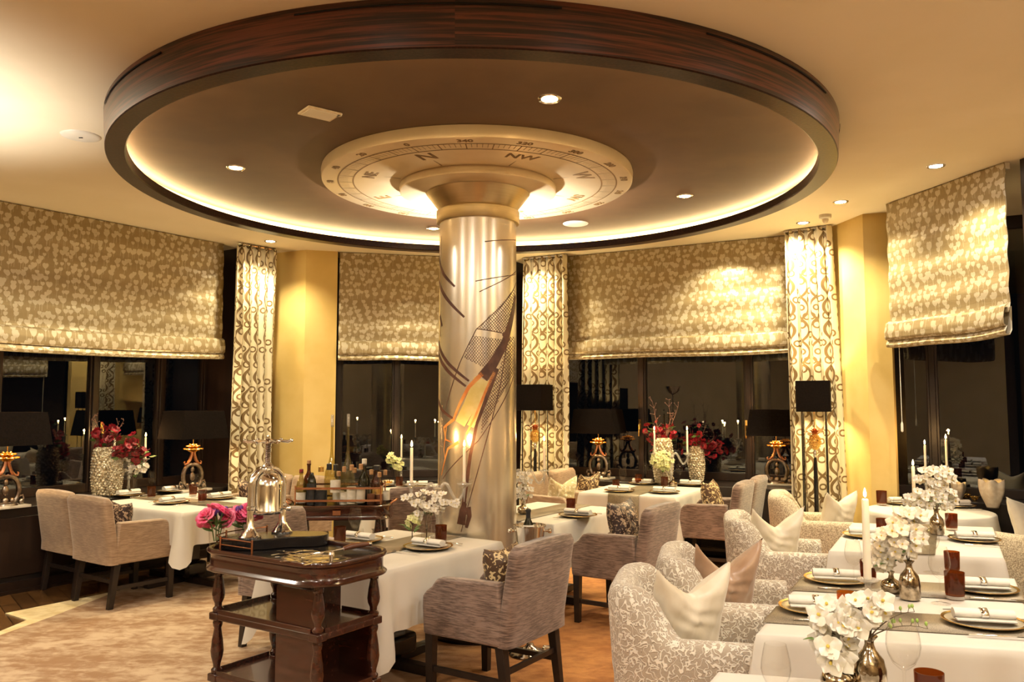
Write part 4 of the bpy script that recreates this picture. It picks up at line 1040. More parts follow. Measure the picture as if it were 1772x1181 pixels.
def setting(p, ax, where, cut=True, dx=0.0):
    """charger with napkin roll, the roll points along ax"""
    a = Vector(ax).normalized(); rz = math.atan2(a.y, a.x); s = Vector((-a.y, a.x)); z = TZ + .0065
    charger((p.x, p.y, z), 0, 'gold rimmed silver plate %s' % where, 'silver charger plates')
    napkin((p.x + a.x * dx, p.y + a.y * dx, z + .0165), rz, 'rolled white napkin %s' % where, 'rolled white napkins')
    if cut:
        q = p + s * .20; fork((q.x, q.y, z), rz + .05, 'silver fork %s' % where, 'forks')
        q = p - s * .20; knife((q.x, q.y, z), rz, 'silver knife %s' % where, 'knives')
def G(kind, px, py, label, group, z=TZ + .006, rz=0, scale=None):
    p = at(px, py, z); return kind((p.x, p.y, z), rz, label, group, scale)

# ------------------------------------------------------------------ flowers and vases
def mk_blossom(mat, ctr, r=.035):
    mb = MB()
    for k in range(5):
        a = 2 * pi * k / 5 + .3; big = 1.15 if k % 2 == 0 else .9
        M = Matrix.Rotation(a, 4, 'Z')
        def fn(u, v): 
            t = v; wdt = sin(pi * min(1, t * .92 + .06)) ** .7 * r * .55 * big
            return M @ Vector((t * r * big, (u - .5) * 2 * wdt, .25 * r * t * t * 2 - .3 * r * ((u - .5) * 2) ** 2 * .4))
        mb.grid(fn, 3, 4)
    c = MB().ball((0, 0, r * .15), (r * .16, r * .16, r * .22), 8, 5)
    o = mb.build('blossom', mat, None, ang=180); q = c.build('blossom_eye', ctr, o)
    return o
def bouquet(name, label, cat, base, mouth, cloud, n, mat='orchid_white', ctr='orchid_yellow', r=.034, seed=1, leaves=4, partname='blossom', group=None, face_to=True):
    """base: foot of the stems, mouth: height of the vase mouth above it; cloud: list of (dx,dy,dz,rx,ry,rz) blobs the blossoms fill"""
    R_ = random.Random(seed); t = thing(name, label, cat, base, 0, group)
    proto = mk_blossom(mat, ctr, r); eye = proto.children[0]; proto.name = partname; proto.parent = t
    stems = MB(); lv = MB(); first = True; heads = []
    for i in range(n):
        c = cloud[i % len(cloud)]
        while True:
            d = Vector((R_.uniform(-1, 1), R_.uniform(-1, 1), R_.uniform(-1, 1)))
            if d.length < 1: break
        p = Vector((c[0] + d.x * c[3], c[1] + d.y * c[4], c[2] + d.z * c[5])); heads.append((c, p))
        if first: o = proto; first = False
        else:
            o = proto.copy(); COL.objects.link(o); o.parent = t; e = eye.copy(); COL.objects.link(e); e.parent = o
        o.location = p; dirv = (d * .8 + Vector((-.1, -.9, .25))).normalized() if face_to else (d + Vector((0, 0, .5))).normalized()
        o.rotation_euler = dirv.to_track_quat('Z', 'Y').to_euler(); s = R_.uniform(.75, 1.15); o.scale = (s, s, s)
    for k, c in enumerate(cloud):
        top = Vector((c[0], c[1], c[2] + c[5] * .7)); m = Vector((c[0] * .15, c[1] * .15, mouth))
        pts = [Vector((0, 0, .01)), m]; 
        for u in (.35, .7, 1): pts.append(m.lerp(top, u) + Vector((c[0] * .25 * sin(pi * u), 0, .02 * sin(pi * u))))
        stems.tube(pts, [.003, .003, .0028, .0022, .0015], 6)
    for c, p in heads:
        ax = Vector((c[0] * .9, c[1] * .9, max(mouth + .02, p.z - .02))); stems.tube([ax, p], [.0014, .001], 5)
    for k in range(leaves):
        a = R_.uniform(0, 6.28); c = cloud[k % len(cloud)]; o_ = Vector((c[0] * .4 + .02 * cos(a), c[1] * .4 + .02 * sin(a), mouth + .01 + R_.random() * .04)); M = T(o_.x, o_.y, o_.z, a)
        lv.grid(lambda u, v: M @ Vector((v * .075, (u - .5) * .032 * sin(pi * min(1, v + .05)), .03 * sin(v * 2) - .01 * v)), 3, 5)
    stems.build('stems', 'stem_brown', t)
    if leaves: lv.build('leaves', 'leaf_green', t, solid=.001)
    return t
def mk_bottle_vase():
    t = thing('bud_vase', '', 'vase')
    MB().lathe([(0, 0), (.040, 0), (.045, .006), (.045, .075), (.038, .105), (.018, .130), (.013, .145), (.013, .155), (.024, .168), (.022, .170), (.011, .158), (.010, .12), (0, .12)], 28).build('body', 'mercury_glass', t); return t
def mk_bulb_vase():
    t = thing('bulb_vase', '', 'vase')
    MB().lathe([(0, 0), (.026, 0), (.042, .012), (.047, .032), (.040, .052), (.014, .068), (.010, .085), (.016, .10), (.014, .10), (.008, .085), (0, .07)], 28).build('body', 'mercury_glass', t); return t
def mk_glass_vase():
    t = thing('glass_vase', '', 'vase')
    MB().lathe([(0, 0), (.034, 0), (.036, .01), (.034, .12), (.038, .145), (.036, .145), (.031, .12), (.033, .012), (0, .008)], 28).build('body', 'clear_glass', t); return t
bottle_vase = Kind(mk_bottle_vase); bulb_vase = Kind(mk_bulb_vase); glass_vase = Kind(mk_glass_vase)
ZT = TZ + .006

# ---- T1, left window table
tb = 'on the left window table'
for px, py, w_ in ((222, 858, 'near the window, nearer row'), (297, 871, 'nearest the viewer'), (300, 851, 'far row, middle'), (380, 863, 'far row, beside the trolley roses')):
    p = at(px, py, ZT); setting(Vector((p.x, p.y)), UV_, tb + ', ' + w_, cut=px in (222, 297))
G(tumbler, 262, 862, 'dark amber tumbler left on the left window table', 'amber tumblers'); G(tumbler, 334, 858, 'dark amber tumbler centre of the left window table', 'amber tumblers'); G(tumbler, 350, 869, 'dark amber tumbler at the right end of the left window table', 'amber tumblers')
G(wine, 262, 857, 'wine glass above the left tumbler of the left window table', 'wine glasses'); G(wine, 337, 862, 'wine glass in the middle of the left window table', 'wine glasses'); G(wine, 349, 875, 'wine glass at the front right of the left window table', 'wine glasses', scale=.9)
p = at(222, 852, ZT); place_candelabra(p, -.12, 'glass candelabra on the left window table', 'on the left window table', .22)
p = at(231, 856, ZT); glass_vase((p.x, p.y, ZT), 0, 'clear glass vase with white sprays on the left window table', 'clear glass vases')
bouquet('white_spray', 'white blossom sprays on the left window table', 'flowers', (p.x, p.y, ZT + .01), .13, [(-.03, 0, .23, .09, .06, .05), (.05, 0, .25, .08, .06, .05)], 34, r=.022, seed=3)

# ---- T2, table in front of the column
tb = 'on the table in front of the column'
p = at(741, 949, ZT); setting(Vector((p.x, p.y)), VV_, tb + ', right side'); p = at(622, 937, ZT); setting(Vector((p.x, p.y)), VV_, tb + ', behind the serving trolley')
G(tumbler, 763, 938, 'amber tumbler in front of the column', 'amber tumblers'); G(tumbler, 588, 941, 'dark amber tumbler beyond the end of the serving trolley', 'amber tumblers')
G(wine, 614, 945, 'wine glass beyond the end of the serving trolley', 'wine glasses', scale=1.05); G(wine, 735, 945, 'wine glass in front of the white sprays by the column', 'wine glasses', scale=1.0)
p = at(757, 930, ZT); place_candelabra(p, .10, 'glass candelabra with curved arms in front of the column', 'in front of the column', .245, 1.05)
p = at(738, 936, ZT); glass_vase((p.x, p.y, ZT), 0, 'clear glass vase with white sprays in front of the column', 'clear glass vases')
bouquet('white_spray', 'loose white blossom sprays in front of the column', 'flowers', (p.x, p.y, ZT + .01), .13, [(-.05, 0, .25, .14, .07, .07), (.07, 0, .24, .13, .07, .07), (0, 0, .18, .08, .06, .05)], 62, r=.021, seed=5)
bouquet('green_spray', 'greenish white blossoms low in the vase before the column', 'flowers', (p.x - .09, p.y - .02, ZT), .04, [(0, 0, .13, .045, .04, .035)], 14, mat='blossom_cream', ctr='bud_green', r=.020, seed=6)

# ---- T3
tb = 'on the table beside the champagne bucket'
p = at(1000, 894, ZT); setting(Vector((p.x, p.y)), VV_, tb)
G(tumbler, 988, 886, 'dark amber tumbler right of the champagne bottle', 'amber tumblers'); G(wine, 971, 883, 'wine glass left of the tumbler near the champagne bottle', 'wine glasses', scale=.9)
p = at(907, 885, ZT); place_candelabra(p, .05, 'glass candelabra half hidden behind the column', 'half hidden by the column', .24, 1.0)
p = at(905, 890, ZT); bulb_vase((p.x, p.y, ZT), 0, 'small silver bulb vase beside the column', 'mercury glass vases')
bouquet('white_spray', 'white blossoms in front of the middle curtain', 'flowers', (p.x, p.y, ZT + .01), .08, [(0, 0, .17, .09, .06, .06), (.0, 0, .27, .07, .05, .06)], 34, r=.022, seed=8)

# ---- T4, far table
tb = 'on the far window table'
for px, py, w_ in ((1072, 851, 'front left'), (1150, 853, 'front right'), (1112, 838, 'back left'), (1195, 840, 'back right')):
    p = at(px, py, ZT); setting(Vector((p.x, p.y)), a4, tb + ', ' + w_, cut=False)
for px, py, l in ((1066, 849, 'front left of the far window table'), (1105, 838, 'back left of the far window table'), (1150, 843, 'right of the hydrangea on the far window table')): G(tumbler, px, py, 'dark red amber tumbler ' + l, 'amber tumblers')
for px, py, l in ((1078, 847, 'leftmost'), (1118, 837, 'second from the left'), (1137, 838, 'third from the left'), (1176, 839, 'rightmost')): G(wine, px, py, 'small wine glass on the far window table, ' + l, 'wine glasses')
p = at(1162, 842, ZT); place_candelabra(p, -.05, 'glass candelabra on the far window table', 'on the far window table', .25, 1.05)
p = at(1147, 842, ZT); glass_vase((p.x, p.y, ZT), 0, 'glass vase holding the cream hydrangea', 'clear glass vases')
bouquet('hydrangea', 'round cream hydrangea ball on the far window table', 'flowers', (p.x, p.y, ZT + .01), .12, [(0, 0, .27, .12, .10, .11)], 95, mat='blossom_cream', ctr='bud_green', r=.024, seed=9, leaves=3)
p = at(1165, 843, ZT); bulb_vase((p.x, p.y, ZT), 0, 'small silver bulb vase beside the hydrangea', 'mercury glass vases')

# ---- T5
tb = 'on the far table left of the column'
p = at(664, 841, ZT); setting(Vector((p.x, p.y)), (1, .1), tb, cut=False); p = at(722, 842, ZT); setting(Vector((p.x, p.y)), (1, .1), tb + ', right side', cut=False)
G(tumbler, 691, 843, 'dark amber tumbler on the far table left of the column', 'amber tumblers')
p = at(694, 836, ZT); tall_stick((p.x, p.y, ZT), 0, 'tall glass candlestick on the far table left of the column', 'glass candlesticks', 1.05)
candle(p.x, p.y, ZT + .275 - .008, .22, 'lit white candle on the far table left of the column')
p = at(693, 838, ZT); glass_vase((p.x - .03, p.y, ZT), 0, 'glass vase with yellow white blossoms left of the column', 'clear glass vases')
bouquet('white_spray', 'yellow white blossoms on the far table left of the column', 'flowers', (p.x - .03, p.y, ZT + .01), .13, [(0, 0, .20, .08, .06, .08), (-.08, 0, .27, .05, .04, .06)], 40, mat='blossom_cream', ctr='bud_green', r=.023, seed=12)
def mk_lotus(mat='ceramic', petals=9, r=.06, h=.055, glow=True):
    def f():
        t = thing('lotus_candle_holder', '', 'candle holder'); mb = MB()
        for ringi, (rr, hh, off) in enumerate(((r, h, 0), (r * .72, h * 1.05, .35))):
            for k in range(petals):
                a = 2 * pi * k / petals + off; M = Matrix.Rotation(a, 4, 'Z')
                mb.grid(lambda u, v: M @ Vector((rr * (.25 + .75 * v), (u - .5) * rr * .75 * sin(pi * (v * .80 + .16)), .006 + hh * v ** 1.6)), 4, 6)
        mb.lathe([(0, 0), (r * .5, 0), (r * .4, .012), (0, .014)], 16)
        mb.build('petals', mat, t, solid=.002, ang=180)
        MB().lathe([(0, .012), (.019, .012), (.019, .03), (0, .03)], 16).build('tealight', 'tea_glow', t)
        return t
    return Kind(f)
lotus = mk_lotus('gold'); G(lotus, 672, 841, 'small golden lotus tealight holder left of the column', 'lotus holders')

# ---- T7, long right table
axs = a7
for px, py, w_ in ((1412, 1056, 'near left'), (1447, 1006, 'far left'), (1702, 1080, 'near right'), (1700, 1022, 'far right')):
    p = at(px, py, ZT); setting(Vector((p.x, p.y)), a7, 'on the long right table, ' + w_)
G(tumbler_l, 1466, 1070, 'light amber tumbler at the near left of the long table', 'amber tumblers'); G(tumbler, 1503, 1007, 'brown amber tumbler behind the tall front candle', 'amber tumblers')
G(tumbler, 1653, 1036, 'dark amber tumbler at the near right of the long table', 'amber tumblers', scale=1.12); G(tumbler, 1648, 990, 'dark amber tumbler at the far right of the long table', 'amber tumblers')
G(wine, 1628, 1046, 'tall wine glass left of the near right tumbler', 'wine glasses', scale=1.12); G(wine, 1478, 1017, 'wine glass behind the tall front candle', 'wine glasses'); G(wine, 1612, 992, 'wine glass at the back of the long right table', 'wine glasses', scale=1.1)
p = at(1503, 1052, ZT); low_stick((p.x, p.y, ZT), 0, 'low cut glass candlestick under the tall front candle', 'glass candlesticks', 1.05)
candle(p.x, p.y, ZT + .118, .345, 'tallest lit white candle, in the low glass holder at the front', r=.0165)
p = at(1575, 1037, ZT); bottle_vase((p.x, p.y, ZT), 0, 'silvered bottle vase in the middle of the long right table', 'mercury glass vases', 1.0)
bouquet('orchid_spray', 'dense white orchids above the silvered bottle vase', 'flowers', (p.x, p.y, ZT + .02), .15, [(-.03, .0, .25, .10, .08, .08), (.03, .05, .31, .09, .08, .07)], 70, r=.029, seed=21)
p = at(1543, 1027, ZT); bulb_vase((p.x, p.y, ZT), 0, 'small silvered bulb vase left of the bottle vase', 'mercury glass vases')
bouquet('orchid_spray', 'white orchids leaning left above the bulb vase', 'flowers', (p.x, p.y, ZT + .02), .07, [(-.04, 0, .17, .08, .06, .08)], 36, r=.028, seed=22)

# ---- T8
tb = 'on the right table with the bouquet'
p = at(1500, 929, ZT); setting(Vector((p.x, p.y)), a7, tb + ', left'); p = at(1686, 936, ZT); setting(Vector((p.x, p.y)), a7, tb + ', right')
G(tumbler, 1647, 917, 'bright amber tumbler right of the bouquet', 'amber tumblers', scale=1.05); G(tumbler, 1527, 925, 'brown tumbler half hidden by the orchids', 'amber tumblers')
G(wine, 1630, 935, 'wine glass right of the bouquet', 'wine glasses', scale=1.1); G(wine, 1558, 925, 'wine glass left of the bouquet candle', 'wine glasses', scale=1.1)
p = at(1584, 917, ZT); low_stick((p.x, p.y, ZT), 0, 'low glass candlestick left of the large bouquet', 'glass candlesticks', .95); candle(p.x, p.y, ZT + .108, .33, 'lit white candle left of the large bouquet, front of three', r=.012)
p = at(1622, 925, ZT); bottle_vase((p.x, p.y, ZT), 0, 'silvered bottle vase under the large right bouquet', 'mercury glass vases')
bouquet('orchid_spray', 'large airy white bouquet between the right candles', 'flowers', (p.x, p.y, ZT + .02), .15, [(.0, 0, .35, .13, .09, .10), (-.10, 0, .22, .12, .08, .07), (.05, 0, .22, .08, .08, .08)], 110, r=.028, seed=31, leaves=8)

# ---- T9
tb = 'on the round alcove table'
p = at(1560, 872, ZT); setting(Vector((p.x, p.y)), (1, 0), tb + ', left', cut=False); p = at(1655, 877, ZT); setting(Vector((p.x, p.y)), (1, 0), tb + ', right')
G(tumbler, 1526, 874, 'brown amber tumbler left on the round alcove table', 'amber tumblers', scale=1.15); G(tumbler, 1639, 869, 'dark amber tumbler right on the round alcove table', 'amber tumblers', scale=1.1)
G(wine, 1543, 864, 'wine glass in front of the gold pier', 'wine glasses', scale=1.0)
p = at(1641, 871, ZT); tall_stick((p.x, p.y, ZT), 0, 'tall glass candlestick on the round alcove table', 'glass candlesticks', 1.22); candle(p.x, p.y, ZT + .31, .25, 'lit white candle on the tall glass candlestick in the alcove')
p = at(1604, 873, ZT); tall_stick((p.x, p.y, ZT), 0, 'glass candlestick hidden behind the large bouquet', 'glass candlesticks', .9); candle(p.x, p.y, ZT + .225, .29, 'lit white candle rising behind the large bouquet')
for px, py, l, s in ((1612, 872, 'left', 1.0), (1665, 864, 'right', .8)): G(lotus, px, py, 'small lotus tealight holder on the round alcove table, ' + l, 'lotus holders', scale=s)

# ---- T6
p = at(1507, 1205, ZT); bottle_vase((p.x, p.y, ZT), 0, 'silvered bottle vase at the bottom edge of the picture', 'mercury glass vases', 1.05)
t = bouquet('orchid_spray', 'white orchid with bare budded twigs at the bottom edge', 'flowers', (p.x, p.y, ZT + .02), .15, [(-.03, 0, .22, .055, .05, .045), (.02, .0, .25, .04, .04, .035)], 24, r=.031, seed=41, leaves=1)
mb = MB(); bd = MB(); R_ = random.Random(4)
for a, L in ((.5, .16), (.15, .18), (2.7, .10)):
    pts = [Vector((0, 0, .15))]; 
    for k in range(7): pts.append(pts[-1] + Vector((cos(a) * L / 7, 0, sin(a) * L / 7 + .010 * (3 - k) / 3)))
    mb.tube(pts, [.0022 - .0002 * k for k in range(8)], 6)
    for k in range(2, 8):
        q = pts[k] + Vector((R_.uniform(-.006, .012), R_.uniform(-.01, .01), R_.choice((-1, 1)) * .016)); mb.tube([pts[k], q], .001, 5); bd.ball(q, (.0048, .0048, .007), 8, 5)
mb.build('twigs', 'stem_brown', t); bd.build('buds', 'bud_green', t)
p = at(1452, 1200, ZT); bulb_vase((p.x, p.y, ZT), 0, 'silvered pot at the bottom edge under the yellow eyed orchid', 'mercury glass vases', 1.15)
bouquet('orchid_spray', 'yellow eyed white orchid hanging at the bottom edge', 'flowers', (p.x, p.y, ZT + .02), .09, [(-.02, 0, .12, .05, .05, .06), (.0, 0, .20, .055, .05, .05)], 26, r=.036, seed=43, leaves=2)
p = at(1567, 1232, ZT); wine((p.x, p.y, ZT), 0, 'large wine glass at the bottom edge right of the orchids', 'wine glasses', 1.18); p = at(1610, 1232, ZT); tumbler((p.x, p.y, ZT), 0, 'amber tumbler cut by the bottom edge', 'amber tumblers', 1.05)
p = at(1345, 1260, ZT); wine((p.x, p.y, ZT), 0, 'wine glass cut by the bottom edge, left of the orchids', 'wine glasses', 1.0)

# ------------------------------------------------------------------ sill ornaments
def mk_scroll_lamp():
    t = thing('baroque_lamp', '', 'table lamp')
    MB().box((-.17, -.10, 0), (.17, .10, .022)).build('marble_base', 'marble', t, bev=.004)
    mb = MB()
    for s in (-1, 1):
        pts = []
        for i in range(30):
            a = -1.9 + 3.9 * i / 29; pts.append((s * (.022 + .085 * cos(a) * (1)), 0, .15 + .115 * sin(a)))
        mb.tube(pts, [.022 - .006 * abs(i - 15) / 15 for i in range(30)], 8)
        pts = [(s * (.02 + .06 * sin(a * .9)), 0, .26 + .035 * a) for a in [k * .2 for k in range(12)]]
        mb.tube([(s * .13, 0, .05), (s * .15, 0, .07), (s * .14, 0, .10), (s * .115, 0, .09)], .010, 8)
        mb.ball((s * .13, 0, .045), .026, 10, 6); mb.ball((s * .055, .0, .06), .024, 10, 6); mb.ball((s * .108, 0, .18), .018, 8, 5)
    mb.ball((0, 0, .145), (.030, .02, .045)); mb.ball((0, 0, .215), (.022, .018, .03)); mb.ball((0, 0, .06), (.03, .025, .028)); mb.lathe([(0, .022), (.10, .022), (.09, .04), (0, .045)], 20)
    for k in range(16):
        a = -2.2 + 4.4 * k / 15 + pi / 2
        mb.ball((.118 * cos(a + 0), 0, .15 + .125 * sin(a)), .013, 7, 5)
    mb.build('scroll_body', 'old_silver', t)
    mb = MB()
    for s in (-1, 1):
        mb.tube([(s * .012, 0, .40), (s * .018, 0, .36), (s * .035, 0, .31), (s * .065, 0, .275), (s * .092, 0, .272), (s * .10, 0, .29), (s * .088, 0, .30)], [.016, .016, .017, .015, .012, .009, .006], 8)
    mb.build('neck_scroll', 'copper', t)
    mb = MB()
    for rr, hh, off, n in ((.098, .03, 0, 9), (.070, .06, .35, 8), (.040, .075, .1, 6)):
        for k in range(n):
            a = 2 * pi * k / n + off; M = Matrix.Rotation(a, 4, 'Z')
            mb.grid(lambda u, v: M @ Vector((rr * v, (u - .5) * rr * .9 * sin(pi * (v * .7 + .22)), .395 + hh * sin(v * 1.9) + .006 * cos((u - .5) * 5))), 4, 5)
    mb.build('gilt_flower', 'gold', t, solid=.002, ang=180)
    MB().tube([(0, 0, .40), (0, 0, .80)], .005).build('rod', 'gold', t)
    def fr(z0, z1, a0, b0, a1, b1, inner, mat, nm):
        mb = MB(); P = lambda a, b_, z: [(-a, -b_, z), (a, -b_, z), (a, b_, z), (-a, b_, z)]
        mb.add(P(a0, b0, z0) + P(a1, b1, z1), [(0, 1, 5, 4), (1, 2, 6, 5), (2, 3, 7, 6), (3, 0, 4, 7)]); return mb.build(nm, mat, t, smooth=False, solid=.003)
    fr(.53, .81, .275, .20, .235, .17, 0, 'shade_black', 'lamp_shade'); fr(.535, .805, .268, .193, .229, .164, 1, 'shade_lining', 'shade_lining')
    return t
scroll_lamp = Kind(mk_scroll_lamp)
aL = AU; a3 = math.atan2(-.48, .877)
for px, py, zz, rz, l, off in ((8, 880, .722, aL, 'at the left edge of the left window', 0), (332, 850, .722, aL, 'at the right end of the left window sill', 0), (1036, 829, .732, a3, 'left on the far window sill', 0), (1345, 840, .732, a3, 'right on the far window sill', 0)):
    p = at(px, py, zz); scroll_lamp((p.x, p.y, zz), rz, 'baroque silver scroll lamp with black shade ' + l, 'baroque window lamps')
    lamp('POINT', 'lamp_bulb', (p.x, p.y, zz + .70), 22, WARM, .03)
def mk_stud_vase():
    t = thing('studded_vase', '', 'vase')
    mb = MB(); pr = [(0, 0), (.055, 0), (.064, .01), (.080, .08), (.090, .18), (.090, .28), (.080, .37), (.066, .42), (.062, .425), (.06, .42), (.07, .36), (0, .34)]
    prof = []
    for i in range(len(pr) - 1):
        for k in range(4): f = k / 4; prof.append((pr[i][0] * (1 - f) + pr[i + 1][0] * f, pr[i][1] * (1 - f) + pr[i + 1][1] * f))
    prof.append(pr[-1]); mb.lathe(prof, 48)
    bm = MB(); 
    for j in range(17):
        z = .022 + j * .0235
        r = .062 + (.091 - .062) * sin(pi * min(1, z / .44)) ** .8
        n = 18
        for k in range(n):
            a = 2 * pi * (k + .5 * (j % 2)) / n; bm.ball((r * cos(a), r * sin(a), z), (.0115, .0115, .012), 6, 4)
    mb.build('body', 'studs', t); bm.build('petal_scales', 'studs', t); return t
stud = Kind(mk_stud_vase)
def vz(px, py, z, sc, l): p = at(px, py, z); stud((p.x, p.y, z), .2, l, 'silver studded vases', sc); return p
v1 = vz(176, 859, .722, 1.10, 'tall silver studded vase on the left sill, larger of two'); v2 = vz(196, 859, .722, .84, 'shorter silver studded vase on the left sill')
v3 = vz(1148, 838, .732, 1.18, 'tall silver studded vase behind the cream hydrangea'); v4 = vz(1206, 835, .732, .95, 'silver studded vase right of the far candelabra')
def red_bunch(base, h, cloud, twigs, label, seed, n=40):
    R_ = random.Random(seed); t = thing('red_bouquet', label, 'flowers', base); fl = []; tw = MB(); lv = MB()
    mb = MB()
    for k in range(7):
        a = 2.4 * k; M = T(.007 * cos(a), .007 * sin(a), .004 * (k % 3), a, 0, .5)
        mb.grid(lambda u, v: M @ Vector((.030 * v, (u - .5) * .045 * sin(pi * (v * .75 + .2)), .02 * v * v)), 3, 4)
    proto = mb.build('red_flower', 'flower_red', t, ang=180)
    for i in range(n):
        c = cloud[i % len(cloud)]; p = Vector([c[k] + R_.gauss(0, .5) * c[3 + k] for k in range(3)])
        o = proto if i == 0 else proto.copy()
        if i: COL.objects.link(o); o.parent = t
        o.location = p; o.rotation_euler = (R_.uniform(0, 2), R_.uniform(-1, 1), R_.uniform(0, 6)); s = R_.uniform(.55, 1.15); o.scale = (s, s, s)
        tw.tube([Vector((p.x * .2, p.y * .2, h)), p], .0015, 5)
        if i % 2 == 0:
            M = T(p.x + R_.uniform(-.04, .04), p.y, p.z - .02, R_.uniform(0, 6), R_.uniform(-1, 1)); lv.grid(lambda u, v: M @ Vector((v * .07, (u - .5) * .04 * sin(pi * min(1, v + .05)), .01 * v)), 2, 4)
    for a, L, k in twigs:
        p = Vector((0, 0, h)); d = Vector((sin(a), R_.uniform(-.2, .2), cos(a)))
        for s in range(k):
            q = p + d * L / k; tw.tube([p, q], [.004 * (1 - s / k) + .0012, .004 * (1 - (s + 1) / k) + .001], 6)
            for _ in range(2):
                e = q + Vector((R_.uniform(-.05, .05), R_.uniform(-.03, .03), R_.uniform(.0, .06))); tw.tube([q, e], [.0022, .001], 5)
                tw.ball(e, .005, 6, 4)
            d = (d + Vector((R_.uniform(-.25, .25), 0, R_.uniform(-.1, .2)))).normalized(); p = q
    tw.build('twigs', 'twig', t); lv.build('leaves', 'leaf_green', t); return t
red_bunch((v1.x, v1.y, v1.z + .36), .02, [(.02, 0, .20, .12, .08, .10), (.20, 0, .10, .14, .08, .12), (.30, .1, .05, .10, .08, .10)], [(-.5, .36, 6), (-.15, .40, 6), (.3, .34, 5), (.7, .40, 5)], 'dark red flowers and bare twigs in the left studded vases', 3, 90)
red_bunch((v3.x, v3.y, v3.z + .39), .02, [(.02, .05, .16, .16, .08, .10), (-.06, .05, .10, .10, .08, .12)], [(-.1, .50, 7), (.2, .52, 7), (.35, .46, 6)], 'red flowers with tall coral twigs in the far left studded vase', 5, 80)
red_bunch((v4.x, v4.y, v4.z + .31), .02, [(-.02, .0, .16, .14, .08, .10), (.14, .0, .08, .14, .08, .10)], [(.9, .28, 5), (.5, .30, 5)], 'red flowers in the far right studded vase', 6, 70)

def mk_tulip_vase():
    t = thing('petal_vase', '', 'vase'); mb = MB()
    def fn(u, v):
        a = u * 2 * pi; k = .045 + .05 * sin(v * 1.9) ** 1.3 + .012 * v * sin(a * 5); z = .22 * v + (.030 * abs(sin(a * 2.5 + .4)) * v ** 4)
        return (k * cos(a), k * sin(a), z)
    mb.grid(fn, 50, 16, closed=True); mb.build('petals', 'ceramic', t, solid=.006); MB().lathe([(0, 0), (.046, 0), (.046, .015), (0, .02)], 24).build('foot', 'ceramic', t)
    MB().lathe([(0, .06), (.05, .06), (.045, .19), (0, .19)], 20).build('candle_core', 'tea_glow', t)
    return t
tv = Kind(mk_tulip_vase); G(tv, 1718, 879, 'white petal shaped vase with a glowing candle on the right sill', 'petal candle vases', z=.732, scale=.95)
p = at(1659, 864, .732); tv((p.x, p.y, .732), .7, 'low petal shaped tealight bowl behind the alcove table', 'petal candle vases', .62)
for px, py, l in ((1673, 862, 'left'), (1687, 866, 'right')): G(lotus, px, py, 'tiny glowing amber tealight on the right sill, ' + l, 'lotus holders', z=.732, scale=.6)

# floor lamps
def mk_floor_lamp():
    t = thing('pineapple_floor_lamp', '', 'floor lamp')
    MB().box((-.13, -.13, 0), (.13, .13, .03)).build('base', 'black_lacquer', t, bev=.004)
    for sx in (-1, 1):
        for sy in (-1, 1): MB().tube([(sx * .105, sy * .105, .03), (sx * .105, sy * .105, 1.56)], .006).build('rod', 'black_lacquer', t)
    MB().tube([(0, 0, .03), (0, 0, .7), (0, 0, 1.0), (0, 0, 1.16)], [.016, .020, .018, .008]).build('spindle', 'black_lacquer', t)
    MB().lathe([(.012, 1.10), (.018, 1.11), (.018, 1.15), (.012, 1.16), (.010, 1.19)], 16).build('collar', 'silver', t)
    mb = MB(); mb.ball((0, 0, 1.245), (.052, .052, .068), 20, 14)
    for j in range(9):
        for k in range(12):
            th = pi * (j + 1) / 10; a = 2 * pi * (k + .5 * (j % 2)) / 12
            mb.ball((.052 * sin(th) * cos(a), .052 * sin(th) * sin(a), 1.245 - .068 * cos(th)), .0095, 6, 4)
    mb.build('pineapple', 'gold', t)
    mb = MB()
    for rr, hh, n, off in ((.10, .02, 11, 0), (.08, .045, 9, .3), (.05, .06, 6, .1)):
        for k in range(n):
            a = 2 * pi * k / n + off; M = Matrix.Rotation(a, 4, 'Z')
            mb.grid(lambda u, v: M @ Vector((rr * v, (u - .5) * .034 * (1 - v) ** .6, 1.312 + hh * sin(v * 2.2))), 2, 5)
    mb.build('leaf_crown', 'copper', t, solid=.002, ang=180)
    MB().tube([(0, 0, 1.33), (0, 0, 1.56)], .004).build('lamp_rod', 'gold', t)
    MB().lathe([(.0, 1.70), (.018, 1.70), (.026, 1.66), (.018, 1.62), (.0, 1.61)], 12).build('bulb', 'downlight_warm', t)
    P = lambda a, z: [(-a, -a, z), (a, -a, z), (a, a, z), (-a, a, z)]
    for a, mat, nm in ((.150, 'shade_black', 'lamp_shade'), (.146, 'shade_lining', 'shade_lining')):
        MB().add(P(a, 1.53) + P(a, 1.82), [(0, 1, 5, 4), (1, 2, 6, 5), (2, 3, 7, 6), (3, 0, 4, 7)]).build(nm, mat, t, smooth=False, solid=.003)
    mb = MB()
    for k in range(2): mb.tube([(-.147, 0, 1.56), (.147, 0, 1.56)] if k else [(0, -.147, 1.56), (0, .147, 1.56)], .003)
    mb.build('shade_spider', 'black_lacquer', t)
    return t
flamp = Kind(mk_floor_lamp)
for (x, y), l, rz in (((.26, 9.28), 'floor lamp with black shade and gold pineapple by the middle curtain', a3), ((2.86, 7.80), 'floor lamp with black shade and gold pineapple by the far right curtain', a3 * .8)):
    flamp((x, y, 0), rz, l, 'pineapple floor lamps'); lamp('POINT', 'floor_lamp_bulb', (x, y, 1.66), 75, (1, .76, .36), .04)

